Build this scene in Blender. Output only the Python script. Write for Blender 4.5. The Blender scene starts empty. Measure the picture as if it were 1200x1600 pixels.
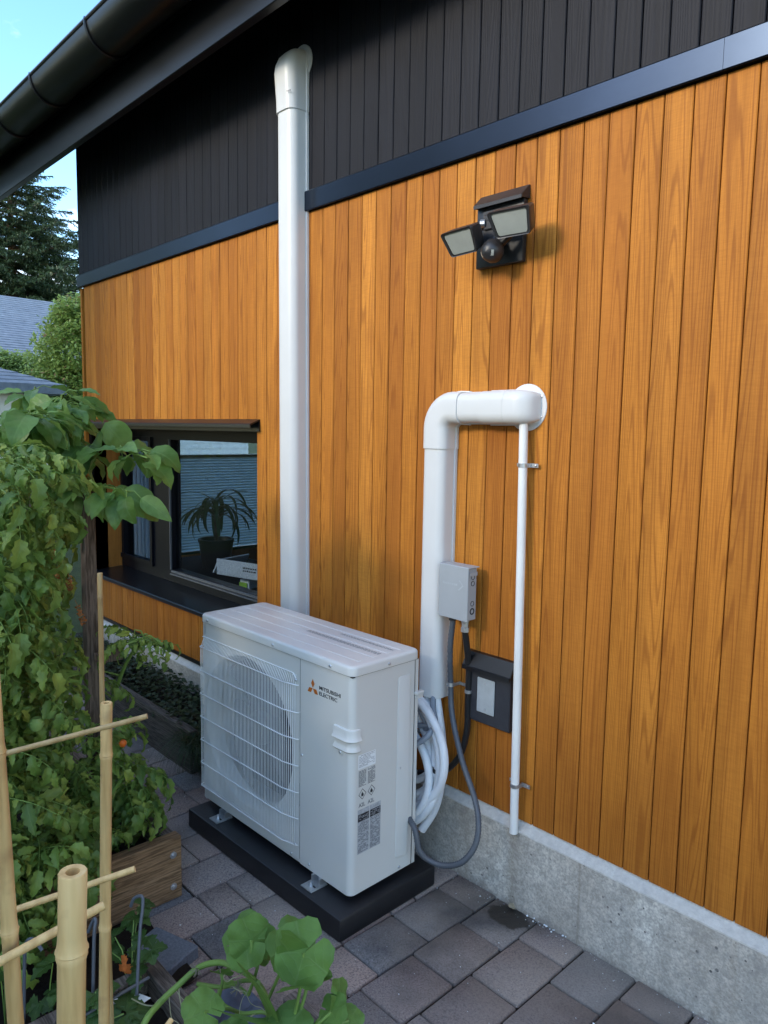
import bpy, bmesh, math, random
from mathutils import Vector, Matrix, Euler
from math import sin, cos, pi, radians
S = bpy.context.scene
C = S.collection
rnd = random.Random(7)

# ------------------------------------------------------------------ camera
cd = bpy.data.cameras.new('camera'); cam = bpy.data.objects.new('camera', cd); C.objects.link(cam)
cd.sensor_fit = 'VERTICAL'; cd.sensor_height = 24.0; cd.lens = 1152.22 / 1600 * 24.0
cd.clip_start = .02; cd.clip_end = 400
YAW, PITCH, ROLL = .815938, .109349, .0170145
fwd = Vector((-sin(YAW) * cos(PITCH), cos(YAW) * cos(PITCH), -sin(PITCH)))
rt = Vector((cos(YAW), sin(YAW), 0)); up = rt.cross(fwd)
r2 = rt * cos(ROLL) + up * sin(ROLL); u2 = -rt * sin(ROLL) + up * cos(ROLL)
m = Matrix((r2, u2, -fwd)).transposed().to_4x4(); m.translation = Vector((1.87868, -1.84530, 1.48920))
cam.matrix_world = m
S.camera = cam

# ------------------------------------------------------------------ sky, sun, exposure
CLX, CLY = 9.4, -4.6
SUN = Vector((-.20, -1.0, .44)).normalized()
sun_el = math.asin(SUN.z); sun_rot = math.atan2(SUN.x, SUN.y)
W = bpy.data.worlds.new('World'); S.world = W; W.use_nodes = True
nt = W.node_tree; nt.nodes.clear()
def N(t, tree=None, **k):
    n = (tree or nt).nodes.new(t)
    for a, b in k.items(): setattr(n, a, b)
    return n
out = N('ShaderNodeOutputWorld'); bg = N('ShaderNodeBackground'); bg.inputs[1].default_value = .15
sky = N('ShaderNodeTexSky', sky_type='NISHITA'); sky.sun_disc = False
sky.sun_elevation = sun_el; sky.sun_rotation = sun_rot; sky.ozone_density = 1.3; sky.air_density = 1.0; sky.dust_density = .3
tc = N('ShaderNodeTexCoord'); sp = N('ShaderNodeSeparateXYZ'); nt.links.new(tc.outputs['Generated'], sp.inputs[0])
ad = N('ShaderNodeMath', operation='ADD'); ad.inputs[1].default_value = .22; nt.links.new(sp.outputs[2], ad.inputs[0])
mx_ = N('ShaderNodeMath', operation='MAXIMUM'); mx_.inputs[1].default_value = .05; nt.links.new(ad.outputs[0], mx_.inputs[0])
vd = N('ShaderNodeVectorMath', operation='DIVIDE'); cb = N('ShaderNodeCombineXYZ')
for i in range(3): nt.links.new(mx_.outputs[0], cb.inputs[i])
nt.links.new(tc.outputs['Generated'], vd.inputs[0]); nt.links.new(cb.outputs[0], vd.inputs[1])
ns = N('ShaderNodeTexNoise'); ns.inputs['Scale'].default_value = 1.9; ns.inputs['Detail'].default_value = 7; ns.inputs['Roughness'].default_value = .55
mp = N('ShaderNodeMapping'); mp.inputs['Location'].default_value = (CLX, CLY, 0); nt.links.new(vd.outputs[0], mp.inputs[0]); nt.links.new(mp.outputs[0], ns.inputs['Vector'])
rp = N('ShaderNodeValToRGB'); rp.color_ramp.elements[0].position = .49; rp.color_ramp.elements[1].position = .70
nt.links.new(ns.outputs[0], rp.inputs[0])
mxc = N('ShaderNodeMix', data_type='RGBA'); mxc.inputs['B'].default_value = (6.4, 6.3, 6.3, 1)
hs = N('ShaderNodeHueSaturation'); hs.inputs['Saturation'].default_value = 1.22; hs.inputs['Value'].default_value = 1.0; nt.links.new(sky.outputs[0], hs.inputs['Color'])
nt.links.new(rp.outputs[0], mxc.inputs['Factor']); nt.links.new(hs.outputs[0], mxc.inputs['A'])
nt.links.new(mxc.outputs['Result'], bg.inputs[0]); nt.links.new(bg.outputs[0], out.inputs[0])
sl = bpy.data.lights.new('sun', 'SUN'); sl.energy = .72; sl.angle = radians(13); sl.color = (1, .90, .74)
so = bpy.data.objects.new('sun', sl); C.objects.link(so); so.rotation_euler = SUN.to_track_quat('Z', 'Y').to_euler()
S.view_settings.view_transform = 'Standard'; S.view_settings.look = 'None'; S.view_settings.exposure = 1.95; S.view_settings.gamma = 1
S.view_settings.use_curve_mapping = False

# ------------------------------------------------------------------ materials
def lin(a, b, t): return a + (b - a) * t
class NB:
    def __init__(s, name):
        s.m = bpy.data.materials.new(name); s.m.use_nodes = True; s.t = s.m.node_tree
        s.b = s.t.nodes['Principled BSDF']; s.out = s.t.nodes['Material Output']
    def n(s, t, **k):
        n = s.t.nodes.new(t)
        for a, b in k.items():
            if hasattr(n, a): setattr(n, a, b)
        return n
    def l(s, a, b): s.t.links.new(a, b)
    def ramp(s, fac, stops, interp='LINEAR'):
        r = s.n('ShaderNodeValToRGB'); e = r.color_ramp.elements; r.color_ramp.interpolation = interp
        while len(e) < len(stops): e.new(.5)
        for x, (p, c) in zip(e, stops): x.position = p; x.color = (*c, 1) if len(c) == 3 else c
        s.l(fac, r.inputs[0]); return r.outputs[0]
    def noise(s, vec, scale, detail=4, rough=.5, dist=0):
        n = s.n('ShaderNodeTexNoise'); n.inputs['Scale'].default_value = scale; n.inputs['Detail'].default_value = detail
        n.inputs['Roughness'].default_value = rough; n.inputs['Distortion'].default_value = dist
        if vec: s.l(vec, n.inputs['Vector'])
        return n.outputs[0]
    def mapv(s, vec, sc=(1, 1, 1), rot=(0, 0, 0)):
        n = s.n('ShaderNodeMapping'); n.inputs['Scale'].default_value = sc; n.inputs['Rotation'].default_value = rot
        s.l(vec, n.inputs[0]); return n.outputs[0]
    def mix(s, f, a, b, mode='MIX'):
        n = s.n('ShaderNodeMix', data_type='RGBA', blend_type=mode)
        for k, v in (('Factor', f), ('A', a), ('B', b)):
            i = n.inputs[k] if k != 'Factor' else n.inputs[0]
            if k == 'A': i = n.inputs[6]
            if k == 'B': i = n.inputs[7]
            if isinstance(v, (int, float)): i.default_value = v
            elif isinstance(v, tuple): i.default_value = (*v, 1)
            else: s.l(v, i)
        return n.outputs[2]
    def math(s, op, a, b=None):
        n = s.n('ShaderNodeMath', operation=op)
        for i, v in enumerate((a, b)):
            if v is None: continue
            if isinstance(v, (int, float)): n.inputs[i].default_value = v
            else: s.l(v, n.inputs[i])
        return n.outputs[0]
    def bump(s, h, strength=.3, dist=.01):
        n = s.n('ShaderNodeBump'); n.inputs['Strength'].default_value = strength; n.inputs['Distance'].default_value = dist
        s.l(h, n.inputs['Height']); s.l(n.outputs[0], s.b.inputs['Normal'])
    def objvec(s, off=40):
        t = s.n('ShaderNodeTexCoord'); o = s.n('ShaderNodeObjectInfo'); v = s.n('ShaderNodeVectorMath', operation='ADD')
        mm = s.math('MULTIPLY', o.outputs['Random'], off); c = s.n('ShaderNodeCombineXYZ')
        s.l(mm, c.inputs[0]); s.l(mm, c.inputs[1]); s.l(s.math('MULTIPLY', mm, 1.7), c.inputs[2])
        s.l(t.outputs['Object'], v.inputs[0]); s.l(c.outputs[0], v.inputs[1]); return v.outputs[0], o.outputs['Random']
    def worldvec(s):
        g = s.n('ShaderNodeNewGeometry'); return g.outputs['Position']
    def set(s, **k):
        for a, v in k.items():
            i = s.b.inputs[a.replace('_', ' ')]
            if isinstance(v, (int, float)): i.default_value = v
            elif isinstance(v, tuple): i.default_value = (*v, 1) if len(v) == 3 else v
            else: s.l(v, i)
        return s

def plain(name, col, rough=.5, metal=0, spec=.5, var=.12, scale=9, bump=0, bs=60):
    b = NB(name); v = b.worldvec(); n = b.noise(v, scale, 5, .6)
    lo = tuple(c * (1 - var) for c in col); hi = tuple(min(1, c * (1 + var)) for c in col)
    b.set(Base_Color=b.ramp(n, [(.3, lo), (.7, hi)]), Roughness=rough, Metallic=metal, Specular_IOR_Level=spec)
    r = b.math('MULTIPLY_ADD', b.noise(v, scale * 3, 3), .15); b.t.nodes[-1]
    if bump: b.bump(b.noise(v, bs, 5, .6), bump, .004)
    return b.m

def cladding(name, cols, dark, rough=.55, grain=.35, sat=1):
    b = NB(name); v, r = b.objvec()
    big = b.noise(b.mapv(v, (9, 9, .55)), 1.0, 3, .5, .6)             # broad figure
    fld = b.noise(b.mapv(v, (13, 13, .42)), 1, 1.5, .4)
    wob = b.noise(b.mapv(v, (60, 60, 3)), 1, 2, .5)
    rings = b.math('SINE', b.math('ADD', b.math('MULTIPLY', fld, 165), b.math('MULTIPLY', wob, 2.2)))
    ringm = b.ramp(rings, [(.35, (0, 0, 0)), (.95, (1, 1, 1))])
    fine = b.noise(b.mapv(v, (420, 420, 6)), 1, 4, .65)
    saw = b.noise(b.mapv(v, (30, 30, 300)), 1, 2, .5)
    blot = b.noise(b.mapv(v, (11, 11, 2.2)), 1, 4, .6)
    base = b.ramp(r, cols, 'LINEAR')
    c1 = b.mix(b.math('MULTIPLY', ringm, grain), base, dark)
    c2 = b.mix(b.ramp(fine, [(.38, (1, 1, 1)), (.60, (0, 0, 0))]), c1, b.mix(.35, c1, dark))
    c2 = b.mix(b.ramp(saw, [(.35, (.35, .35, .35)), (.6, (0, 0, 0))]), c2, b.mix(.4, c2, dark))
    tone = b.ramp(big, [(.3, (.80, .78, .75)), (.7, (1.10, 1.10, 1.10))])
    c3 = b.mix(1.0, c2, tone, 'MULTIPLY')
    c3 = b.mix(b.ramp(blot, [(.52, (0, 0, 0)), (.80, (.55, .55, .55))]), c3, dark)
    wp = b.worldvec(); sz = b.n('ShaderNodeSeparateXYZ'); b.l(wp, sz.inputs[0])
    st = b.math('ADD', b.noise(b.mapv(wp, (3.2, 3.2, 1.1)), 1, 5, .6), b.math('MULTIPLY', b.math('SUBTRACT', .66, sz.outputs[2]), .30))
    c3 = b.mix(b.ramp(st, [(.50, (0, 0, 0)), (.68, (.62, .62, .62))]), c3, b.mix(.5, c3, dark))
    w = {0: rings}
    class _: outputs = w
    w = _
    b.set(Base_Color=c3, Roughness=rough + .08, Specular_IOR_Level=.2)
    b.bump(b.math('ADD', fine, b.math('MULTIPLY', w.outputs[0], .5)), .22, .0015)
    return b.m

M = {}
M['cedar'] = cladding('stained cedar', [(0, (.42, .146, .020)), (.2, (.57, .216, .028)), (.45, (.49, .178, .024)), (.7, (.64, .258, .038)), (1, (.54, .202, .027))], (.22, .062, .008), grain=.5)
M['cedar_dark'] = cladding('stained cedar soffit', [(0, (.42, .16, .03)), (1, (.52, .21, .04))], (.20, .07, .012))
M['black_wood'] = cladding('black stained boards', [(0, (.0105, .011, .0155)), (.4, (.0165, .017, .023)), (.7, (.012, .0125, .017)), (1, (.015, .0155, .021))], (.008, .008, .011), .5, .5)
M['band'] = plain('black satin coated steel', (.030, .042, .065), .28, .9, .5, .1, 3)
M['black_metal'] = plain('black metal flashing', (.0055, .006, .008), .32, .0, .6, .15, 6)
M['gutter'] = plain('black gutter', (.004, .0043, .0055), .34, 0, .4, .2, 4)
M['soffit'] = plain('black soffit', (.003, .003, .004), .8, 0, .15, .2, 4)
M['frame'] = plain('black window frame', (.0035, .0045, .008), .4, 0, .25, .1, 5)
M['backing'] = plain('dark building paper', (.008, .005, .003), .95, 0, .1)
M['white_duct'] = plain('white plastic duct', (.66, .66, .64), .38, 0, .45, .03, 5)
M['white_pipe'] = plain('white plastic pipe', (.78, .78, .75), .42, 0, .45, .05, 9)
M['insul'] = plain('white pipe insulation', (.72, .74, .76), .6, 0, .3, .08, 14, .25, 90)
M['ac_white'] = plain('cream white powder coat', (.66, .66, .625), .36, 0, .45, .025, 4, .04, 900)
M['wire'] = plain('white coated wire', (.74, .75, .74), .35)
M['fin'] = plain('heat exchanger fins', (.09, .10, .11), .6)
M['blade'] = plain('grey fan blade', (.15, .155, .165), .45)
M['seam'] = plain('dark seam', (.03, .03, .03), .8)
M['pad'] = plain('black plastic pad', (.012, .012, .014), .42, 0, .5, .2, 30, .25, 500)
M['galv'] = plain('galvanised steel', (.55, .56, .57), .38, .85, .5, .18, 25)
M['grey_box'] = plain('grey painted steel', (.36, .38, .39), .42, .0, .5, .05, 10)
M['conduit'] = plain('grey flexible conduit', (.085, .095, .11), .42, .0, .5, .08, 30)
M['cable_grey'] = plain('grey cable', (.24, .27, .31), .5)
M['black_plastic'] = plain('black plastic', (.014, .014, .015), .4, 0, .5, .2, 20)
M['bronze'] = plain('dark bronze plastic', (.026, .026, .028), .42, 0, .5, .2, 20)
M['plate_board'] = plain('charcoal backing board', (.032, .034, .041), .5, 0, .4, .15, 30, .2, 200)
M['lens'] = plain('frosted lamp lens', (.34, .36, .33), .25, 0, .6, .08, 14)
M['alu'] = plain('brushed cover plate', (.45, .49, .50), .4, .3, .5, .08, 40)
M['copper'] = plain('copper', (.55, .25, .12), .3, .9)
M['orange_logo'] = plain('orange print', (.50, .13, .01), .5)
M['ink'] = plain('black print', (.02, .02, .025), .5)
M['ink_grey'] = plain('grey print', (.16, .17, .18), .6)
M['label_white'] = plain('white sticker', (.80, .83, .84), .4)
M['label_grey'] = plain('grey printed sticker', (.42, .44, .46), .5, 0, .4, .25, 130)
M['weathered'] = None
M['stem_green'] = plain('green stem', (.16, .26, .055), .55, 0, .4, .25, 20)
M['dry'] = plain('dried brown leaf', (.28, .11, .035), .8, 0, .2, .4, 30)
M['bark'] = plain('bark', (.09, .065, .045), .9, 0, .2, .3, 20, .6, 30)
M['siding'] = plain('white siding', (.72, .72, .69), .6)
M['trim_cream'] = plain('cream trim', (.62, .55, .42), .6)
M['pot_fabric'] = plain('blue grey fabric', (.09, .11, .15), .9, 0, .2, .2, 30, .3, 300)
M['tape'] = plain('black tape', (.01, .01, .01), .4)
M['terracotta'] = plain('pale chips', (.7, .72, .72), .7)
M['tomato_green'] = plain('green tomato', (.22, .34, .10), .3, 0, .5, .15, 30)
M['tomato_orange'] = plain('ripening tomato', (.62, .13, .02), .3, 0, .5, .15, 30)

def concrete():
    b = NB('foundation concrete'); v = b.worldvec()
    n1 = b.noise(v, 3.2, 6, .6); n2 = b.noise(b.mapv(v, (14, 14, 2.2)), 1, 4); n3 = b.noise(v, 160, 3)
    base = b.ramp(n1, [(.30, (.46, .41, .34)), (.5, (.62, .57, .49)), (.68, (.74, .71, .63))])
    c = b.mix(b.ramp(n2, [(.45, (0, 0, 0)), (.75, (.55, .55, .55))]), base, (.26, .24, .21))
    vo = b.n('ShaderNodeTexVoronoi'); vo.inputs['Scale'].default_value = 34; b.l(v, vo.inputs['Vector'])
    vo2 = b.n('ShaderNodeTexVoronoi'); vo2.inputs['Scale'].default_value = 26; b.l(v, vo2.inputs['Vector'])
    rr = b.math('MULTIPLY', b.noise(v, 7, 2), .32)
    pit = b.math('LESS_THAN', vo.outputs['Distance'], b.math('SUBTRACT', rr, .070))
    c = b.mix(pit, c, (.10, .095, .09))
    c = b.mix(b.ramp(n3, [(.35, (.55, .55, .55)), (.6, (0, 0, 0))]), c, (.24, .23, .21))
    c = b.mix(b.ramp(b.noise(v, 45, 6, .7), [(.40, (.6, .6, .6)), (.58, (0, 0, 0))]), c, (.30, .28, .25))
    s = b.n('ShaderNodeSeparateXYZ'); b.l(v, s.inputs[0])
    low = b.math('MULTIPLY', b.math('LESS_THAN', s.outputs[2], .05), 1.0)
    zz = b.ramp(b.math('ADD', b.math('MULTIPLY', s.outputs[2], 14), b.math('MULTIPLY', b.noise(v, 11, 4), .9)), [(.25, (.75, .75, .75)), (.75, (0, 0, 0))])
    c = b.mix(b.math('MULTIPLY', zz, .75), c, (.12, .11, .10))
    run = b.noise(b.mapv(v, (9, 9, .8)), 1, 5, .6)
    c = b.mix(b.ramp(run, [(.55, (0, 0, 0)), (.72, (.7, .7, .7))]), c, (.27, .23, .18))
    for X0 in (.815, .575):
        dx = b.math('ABSOLUTE', b.math('SUBTRACT', b.math('ADD', s.outputs[0], b.math('MULTIPLY', b.noise(v, 18, 3), .008)), X0))
        c = b.mix(b.ramp(dx, [(.0015, (.4, .4, .4)), (.005 if X0 > .6 else .03, (0, 0, 0))]), c, (.17, .14, .10))
    b.set(Base_Color=c, Roughness=.85, Specular_IOR_Level=.25)
    b.bump(b.math('SUBTRACT', b.math('ADD', n3, b.math('MULTIPLY', n1, 2)), b.math('MULTIPLY', pit, 3)), .5, .003)
    return b.m
M['concrete'] = concrete()

def paver():
    b = NB('concrete paver'); v, r = b.objvec(30); w = b.worldvec()
    n1 = b.noise(v, 7, 5, .6); n2 = b.noise(w, 190, 4, .8); n3 = b.noise(w, 2.6, 4)
    base = b.ramp(r, [(0, (.20, .165, .15)), (.2, (.34, .215, .175)), (.4, (.17, .175, .18)), (.6, (.37, .265, .22)), (.8, (.24, .20, .175)), (1, (.15, .16, .175))])
    c = b.mix(b.ramp(n1, [(.3, (0, 0, 0)), (.75, (.75, .75, .75))]), base, (.32, .27, .24))
    c = b.mix(b.ramp(n2, [(.36, (.8, .8, .8)), (.52, (0, 0, 0))]), c, (.055, .052, .055))
    c = b.mix(b.ramp(n2, [(.61, (0, 0, 0)), (.70, (.9, .9, .9))]), c, (.45, .45, .46))
    # damp dirt in patches
    c = b.mix(b.ramp(n3, [(.50, (0, 0, 0)), (.66, (.75, .75, .75))]), c, (.035, .033, .034))
    df = b.n('ShaderNodeVectorMath', operation='MULTIPLY'); sb_ = b.n('ShaderNodeVectorMath', operation='SUBTRACT'); sb_.inputs[1].default_value = (.60, -.085, 0)
    b.l(w, sb_.inputs[0]); b.l(sb_.outputs[0], df.inputs[0]); df.inputs[1].default_value = (1, 1.45, 0); ln = b.n('ShaderNodeVectorMath', operation='LENGTH'); b.l(df.outputs[0], ln.inputs[0])
    ed = b.math('ADD', ln.outputs['Value'], b.math('MULTIPLY', b.math('SUBTRACT', b.noise(w, 24, 5, .6), .5), .09))
    dmp = b.ramp(ed, [(.064, (1, 1, 1)), (.076, (0, 0, 0))])
    edge = b.ramp(b.noise(w, 1.6, 5, .6), [(.45, (0, 0, 0)), (.62, (.5, .5, .5))])
    c = b.mix(edge, c, (.30, .25, .20))
    c = b.mix(b.math('MULTIPLY', dmp, .88), c, (.030, .024, .018))
    b.set(Base_Color=c, Roughness=b.math('SUBTRACT', .88, b.math('MULTIPLY', dmp, .45)), Specular_IOR_Level=.3)
    b.bump(b.math('ADD', n2, b.math('MULTIPLY', n1, 1.5)), .55, .0025)
    return b.m
M['paver'] = paver()

def soilmat(name, a, c2, sc=60):
    b = NB(name); v = b.worldvec(); n = b.noise(v, sc, 8, .75); n2 = b.noise(v, 4, 4)
    c = b.mix(b.ramp(n, [(.66, (0, 0, 0)), (.72, (1, 1, 1))]), b.ramp(n2, [(.3, a), (.7, c2)]), (.16, .12, .08))
    b.set(Base_Color=c, Roughness=.95, Specular_IOR_Level=.2); b.bump(n, 1, .02); return b.m
M['soil'] = soilmat('dark garden soil', (.018, .014, .011), (.035, .026, .019))
M['sand'] = soilmat('joint sand', (.035, .029, .023), (.075, .062, .048), 90)
M['ground'] = soilmat('lawn and earth', (.03, .045, .014), (.05, .07, .02), 20)

def timber(name, cols, ring, axis='X'):
    b = NB(name); v, r = b.objvec(12)
    sc = {'X': (3, 40, 40), 'Y': (40, 3, 40), 'Z': (40, 40, 3)}[axis]
    n = b.noise(b.mapv(v, sc), 1, 5, .6, .4); fine = b.noise(b.mapv(v, tuple(q * 5 for q in sc)), 1, 3, .6)
    w = b.n('ShaderNodeTexWave', wave_type='RINGS', rings_direction='SPHERICAL'); w.inputs['Scale'].default_value = 2.2
    w.inputs['Distortion'].default_value = 5; w.inputs['Detail'].default_value = 2; b.l(b.mapv(v, tuple(q * .45 for q in sc)), w.inputs['Vector'])
    c = b.ramp(n, [(.25, cols[0]), (.5, cols[1]), (.75, cols[2])])
    c = b.mix(b.math('MULTIPLY', w.outputs[0], .45), c, ring)
    c = b.mix(b.ramp(fine, [(.38, (.8, .8, .8)), (.55, (0, 0, 0))]), c, tuple(q * .5 for q in cols[0]))
    b.set(Base_Color=c, Roughness=.8, Specular_IOR_Level=.25); b.bump(b.math('ADD', fine, n), .5, .004); return b.m
M['bed_wood'] = timber('bed end board', [(.20, .12, .06), (.33, .20, .105), (.40, .26, .15)], (.14, .075, .035), 'Y')
M['bed_rail'] = timber('weathered bed board', [(.13, .105, .09), (.21, .175, .15), (.27, .23, .20)], (.10, .08, .07), 'X')
M['grey_timber'] = timber('old grey timber', [(.07, .06, .05), (.14, .12, .10), (.20, .175, .15)], (.05, .04, .035), 'X')
M['post'] = timber('weathered post', [(.09, .065, .045), (.17, .13, .10), (.24, .19, .15)], (.07, .05, .04), 'Z')

def bamboo(name='bamboo cane', k=1.):
    b = NB(name); v = b.worldvec(); n = b.noise(b.mapv(v, (60, 60, 6)), 1, 4); n2 = b.noise(b.mapv(v, (300, 300, 8)), 1, 3); n3 = b.noise(v, 14, 4)
    c = b.ramp(n, [(.25, (.42 * k, .25 * k, .09 * k)), (.55, (.64 * k, .44 * k, .19 * k)), (.8, (.70 * k, .51 * k, .25 * k))])
    c = b.mix(b.ramp(n3, [(.58, (0, 0, 0)), (.7, (.55, .55, .55))]), c, (.33 * k, .19 * k, .08 * k))
    b.set(Base_Color=c, Roughness=.5, Specular_IOR_Level=.4); b.bump(n2, .25, .0008); return b.m
M['bamboo'] = bamboo(); M['stick'] = bamboo('thin brown stick', .62)

def leafmat(name, cols, vein, freq=10, pumpkin=False, gloss=.42, trans=.3, vs=.6):
    b = NB(name); uv = b.n('ShaderNodeUVMap'); s = b.n('ShaderNodeSeparateXYZ'); b.l(uv.outputs[0], s.inputs[0])
    v, r = b.objvec(9); n = b.noise(v, 30, 3)
    geo = b.n('ShaderNodeNewGeometry')
    rr = b.math('FRACT', b.math('ADD', geo.outputs['Random Per Island'], r))
    base = b.ramp(rr, [(i / (len(cols) - 1), c) for i, c in enumerate(cols)])
    base = b.mix(b.ramp(n, [(.4, (0, 0, 0)), (.7, (.4, .4, .4))]), base, tuple(q * .6 for q in cols[0]))
    au = b.math('ABSOLUTE', s.outputs[0])
    if pumpkin:
        k = b.math('ABSOLUTE', b.math('SINE', b.math('MULTIPLY', s.outputs[0], pi * 5)))
        side = b.math('ABSOLUTE', b.math('SINE', b.math('ADD', b.math('MULTIPLY', s.outputs[1], 11), b.math('MULTIPLY', k, 2.5))))
        mid = b.ramp(k, [(0, (1, 1, 1)), (.16, (0, 0, 0))])
    else:
        side = b.math('ABSOLUTE', b.math('SINE', b.math('MULTIPLY', b.math('SUBTRACT', s.outputs[1], b.math('MULTIPLY', au, .28)), freq * pi)))
        mid = b.ramp(au, [(0.03, (1, 1, 1)), (.10, (0, 0, 0))])
    sv = b.ramp(side, [(0, (1, 1, 1)), (.22, (0, 0, 0))])
    vm = b.math('MAXIMUM', mid, b.math('MULTIPLY', sv, .55))
    c = b.mix(b.math('MULTIPLY', vm, vs), base, vein)
    b.set(Base_Color=c, Roughness=gloss, Specular_IOR_Level=.4)
    b.bump(b.math('SUBTRACT', b.math('MULTIPLY', side, .5), vm), vs * .7, .002)
    tr = b.n('ShaderNodeBsdfTranslucent'); b.l(b.mix(.5, c, tuple(min(1, q * 1.7) for q in cols[-1])), tr.inputs[0])
    ms = b.n('ShaderNodeMixShader'); ms.inputs[0].default_value = trans
    b.l(b.b.outputs[0], ms.inputs[1]); b.l(tr.outputs[0], ms.inputs[2]); b.l(ms.outputs[0], b.out.inputs[0]); return b.m
M['tomato_leaf'] = leafmat('tomato leaf', [(.085, .155, .03), (.14, .23, .042), (.18, .28, .052), (.31, .39, .07), (.11, .19, .036)], (.17, .28, .08), 7, gloss=.46, vs=.4)
M['bean_leaf'] = leafmat('broad leaf', [(.075, .16, .03), (.12, .23, .05), (.17, .30, .07)], (.18, .30, .09), 6, gloss=.45, vs=.35)
M['pumpkin_leaf'] = leafmat('pumpkin leaf', [(.11, .22, .045), (.14, .27, .055), (.17, .30, .07)], (.22, .32, .12), 8, True, .6, vs=.4)
M['straw_leaf'] = leafmat('strawberry leaf', [(.035, .085, .018), (.05, .11, .024), (.065, .14, .03)], (.08, .15, .04), 12)
M['cover_leaf'] = leafmat('dark ground cover leaf', [(.02, .035, .014), (.035, .06, .02), (.055, .085, .03)], (.05, .06, .04), 8)
M['tree_leaf'] = leafmat('tree leaf', [(.12, .20, .04), (.17, .27, .06), (.22, .32, .08), (.28, .38, .11)], (.16, .26, .08), 6)
M['tree_seed'] = leafmat('tree seed cluster', [(.28, .20, .10), (.34, .22, .12)], (.3, .2, .1), 6)
M['needle'] = leafmat('spruce needle', [(.04, .07, .03), (.055, .095, .042), (.08, .125, .06)], (.04, .07, .03), 3, trans=.1)
M['grass'] = leafmat('dark grass blade', [(.02, .045, .015), (.035, .07, .02)], (.04, .08, .03), 2)
M['dracaena'] = leafmat('striped houseplant leaf', [(.025, .06, .02), (.035, .08, .025)], (.10, .16, .05), 1)

def glass():
    b = NB('window glass'); t = b.n('ShaderNodeBsdfTransparent'); g = b.n('ShaderNodeBsdfGlossy'); g.inputs['Roughness'].default_value = .015
    f = b.n('ShaderNodeFresnel'); f.inputs[0].default_value = 1.55; ms = b.n('ShaderNodeMixShader')
    t.inputs[0].default_value = (.86, .90, .92, 1)
    g_ = b.n('ShaderNodeNewGeometry'); b.l(b.math('MULTIPLY', f.outputs[0], b.math('SUBTRACT', 1.0, g_.outputs['Backfacing'])), ms.inputs[0]); b.l(t.outputs[0], ms.inputs[1]); b.l(g.outputs[0], ms.inputs[2]); b.l(ms.outputs[0], b.out.inputs[0]); return b.m
M['glass'] = glass()
def blindmat():
    b = NB('translucent blind'); t = b.n('ShaderNodeBsdfTranslucent'); t.inputs[0].default_value = (.36, .50, .60, 1)
    d = b.n('ShaderNodeBsdfDiffuse'); d.inputs[0].default_value = (.35, .45, .52, 1); ms = b.n('ShaderNodeMixShader'); ms.inputs[0].default_value = .12
    b.l(t.outputs[0], ms.inputs[1]); b.l(d.outputs[0], ms.inputs[2]); b.l(ms.outputs[0], b.out.inputs[0]); return b.m
M['blind'] = blindmat()
M['curtain'] = blindmat(); M['curtain'].name = 'grey sheer curtain'; M['curtain'].node_tree.nodes['Translucent BSDF'].inputs[0].default_value = (.34, .36, .40, 1)
def shingle():
    b = NB('blue grey shingles'); v, r = b.objvec(20); n = b.noise(v, 6, 4, .6); n2 = b.noise(b.worldvec(), 40, 3)
    c = b.mix(b.math('MULTIPLY', n2, .6), b.ramp(n, [(.3, (.10, .13, .17)), (.7, (.20, .24, .29))]), (.16, .19, .23))
    b.set(Base_Color=c, Roughness=.85); b.bump(n2, .5, .01); return b.m
M['shingle'] = shingle()

M['flower'] = plain('withered brown flower', (.20, .18, .12), .9)
M['ledge'] = plain('rough concrete ledge in lit tone', (.56, .54, .49), .9, 0, .2, .12, 60, .7, 160)  # ledge concrete made paler in its colour, as if lit from above
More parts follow.
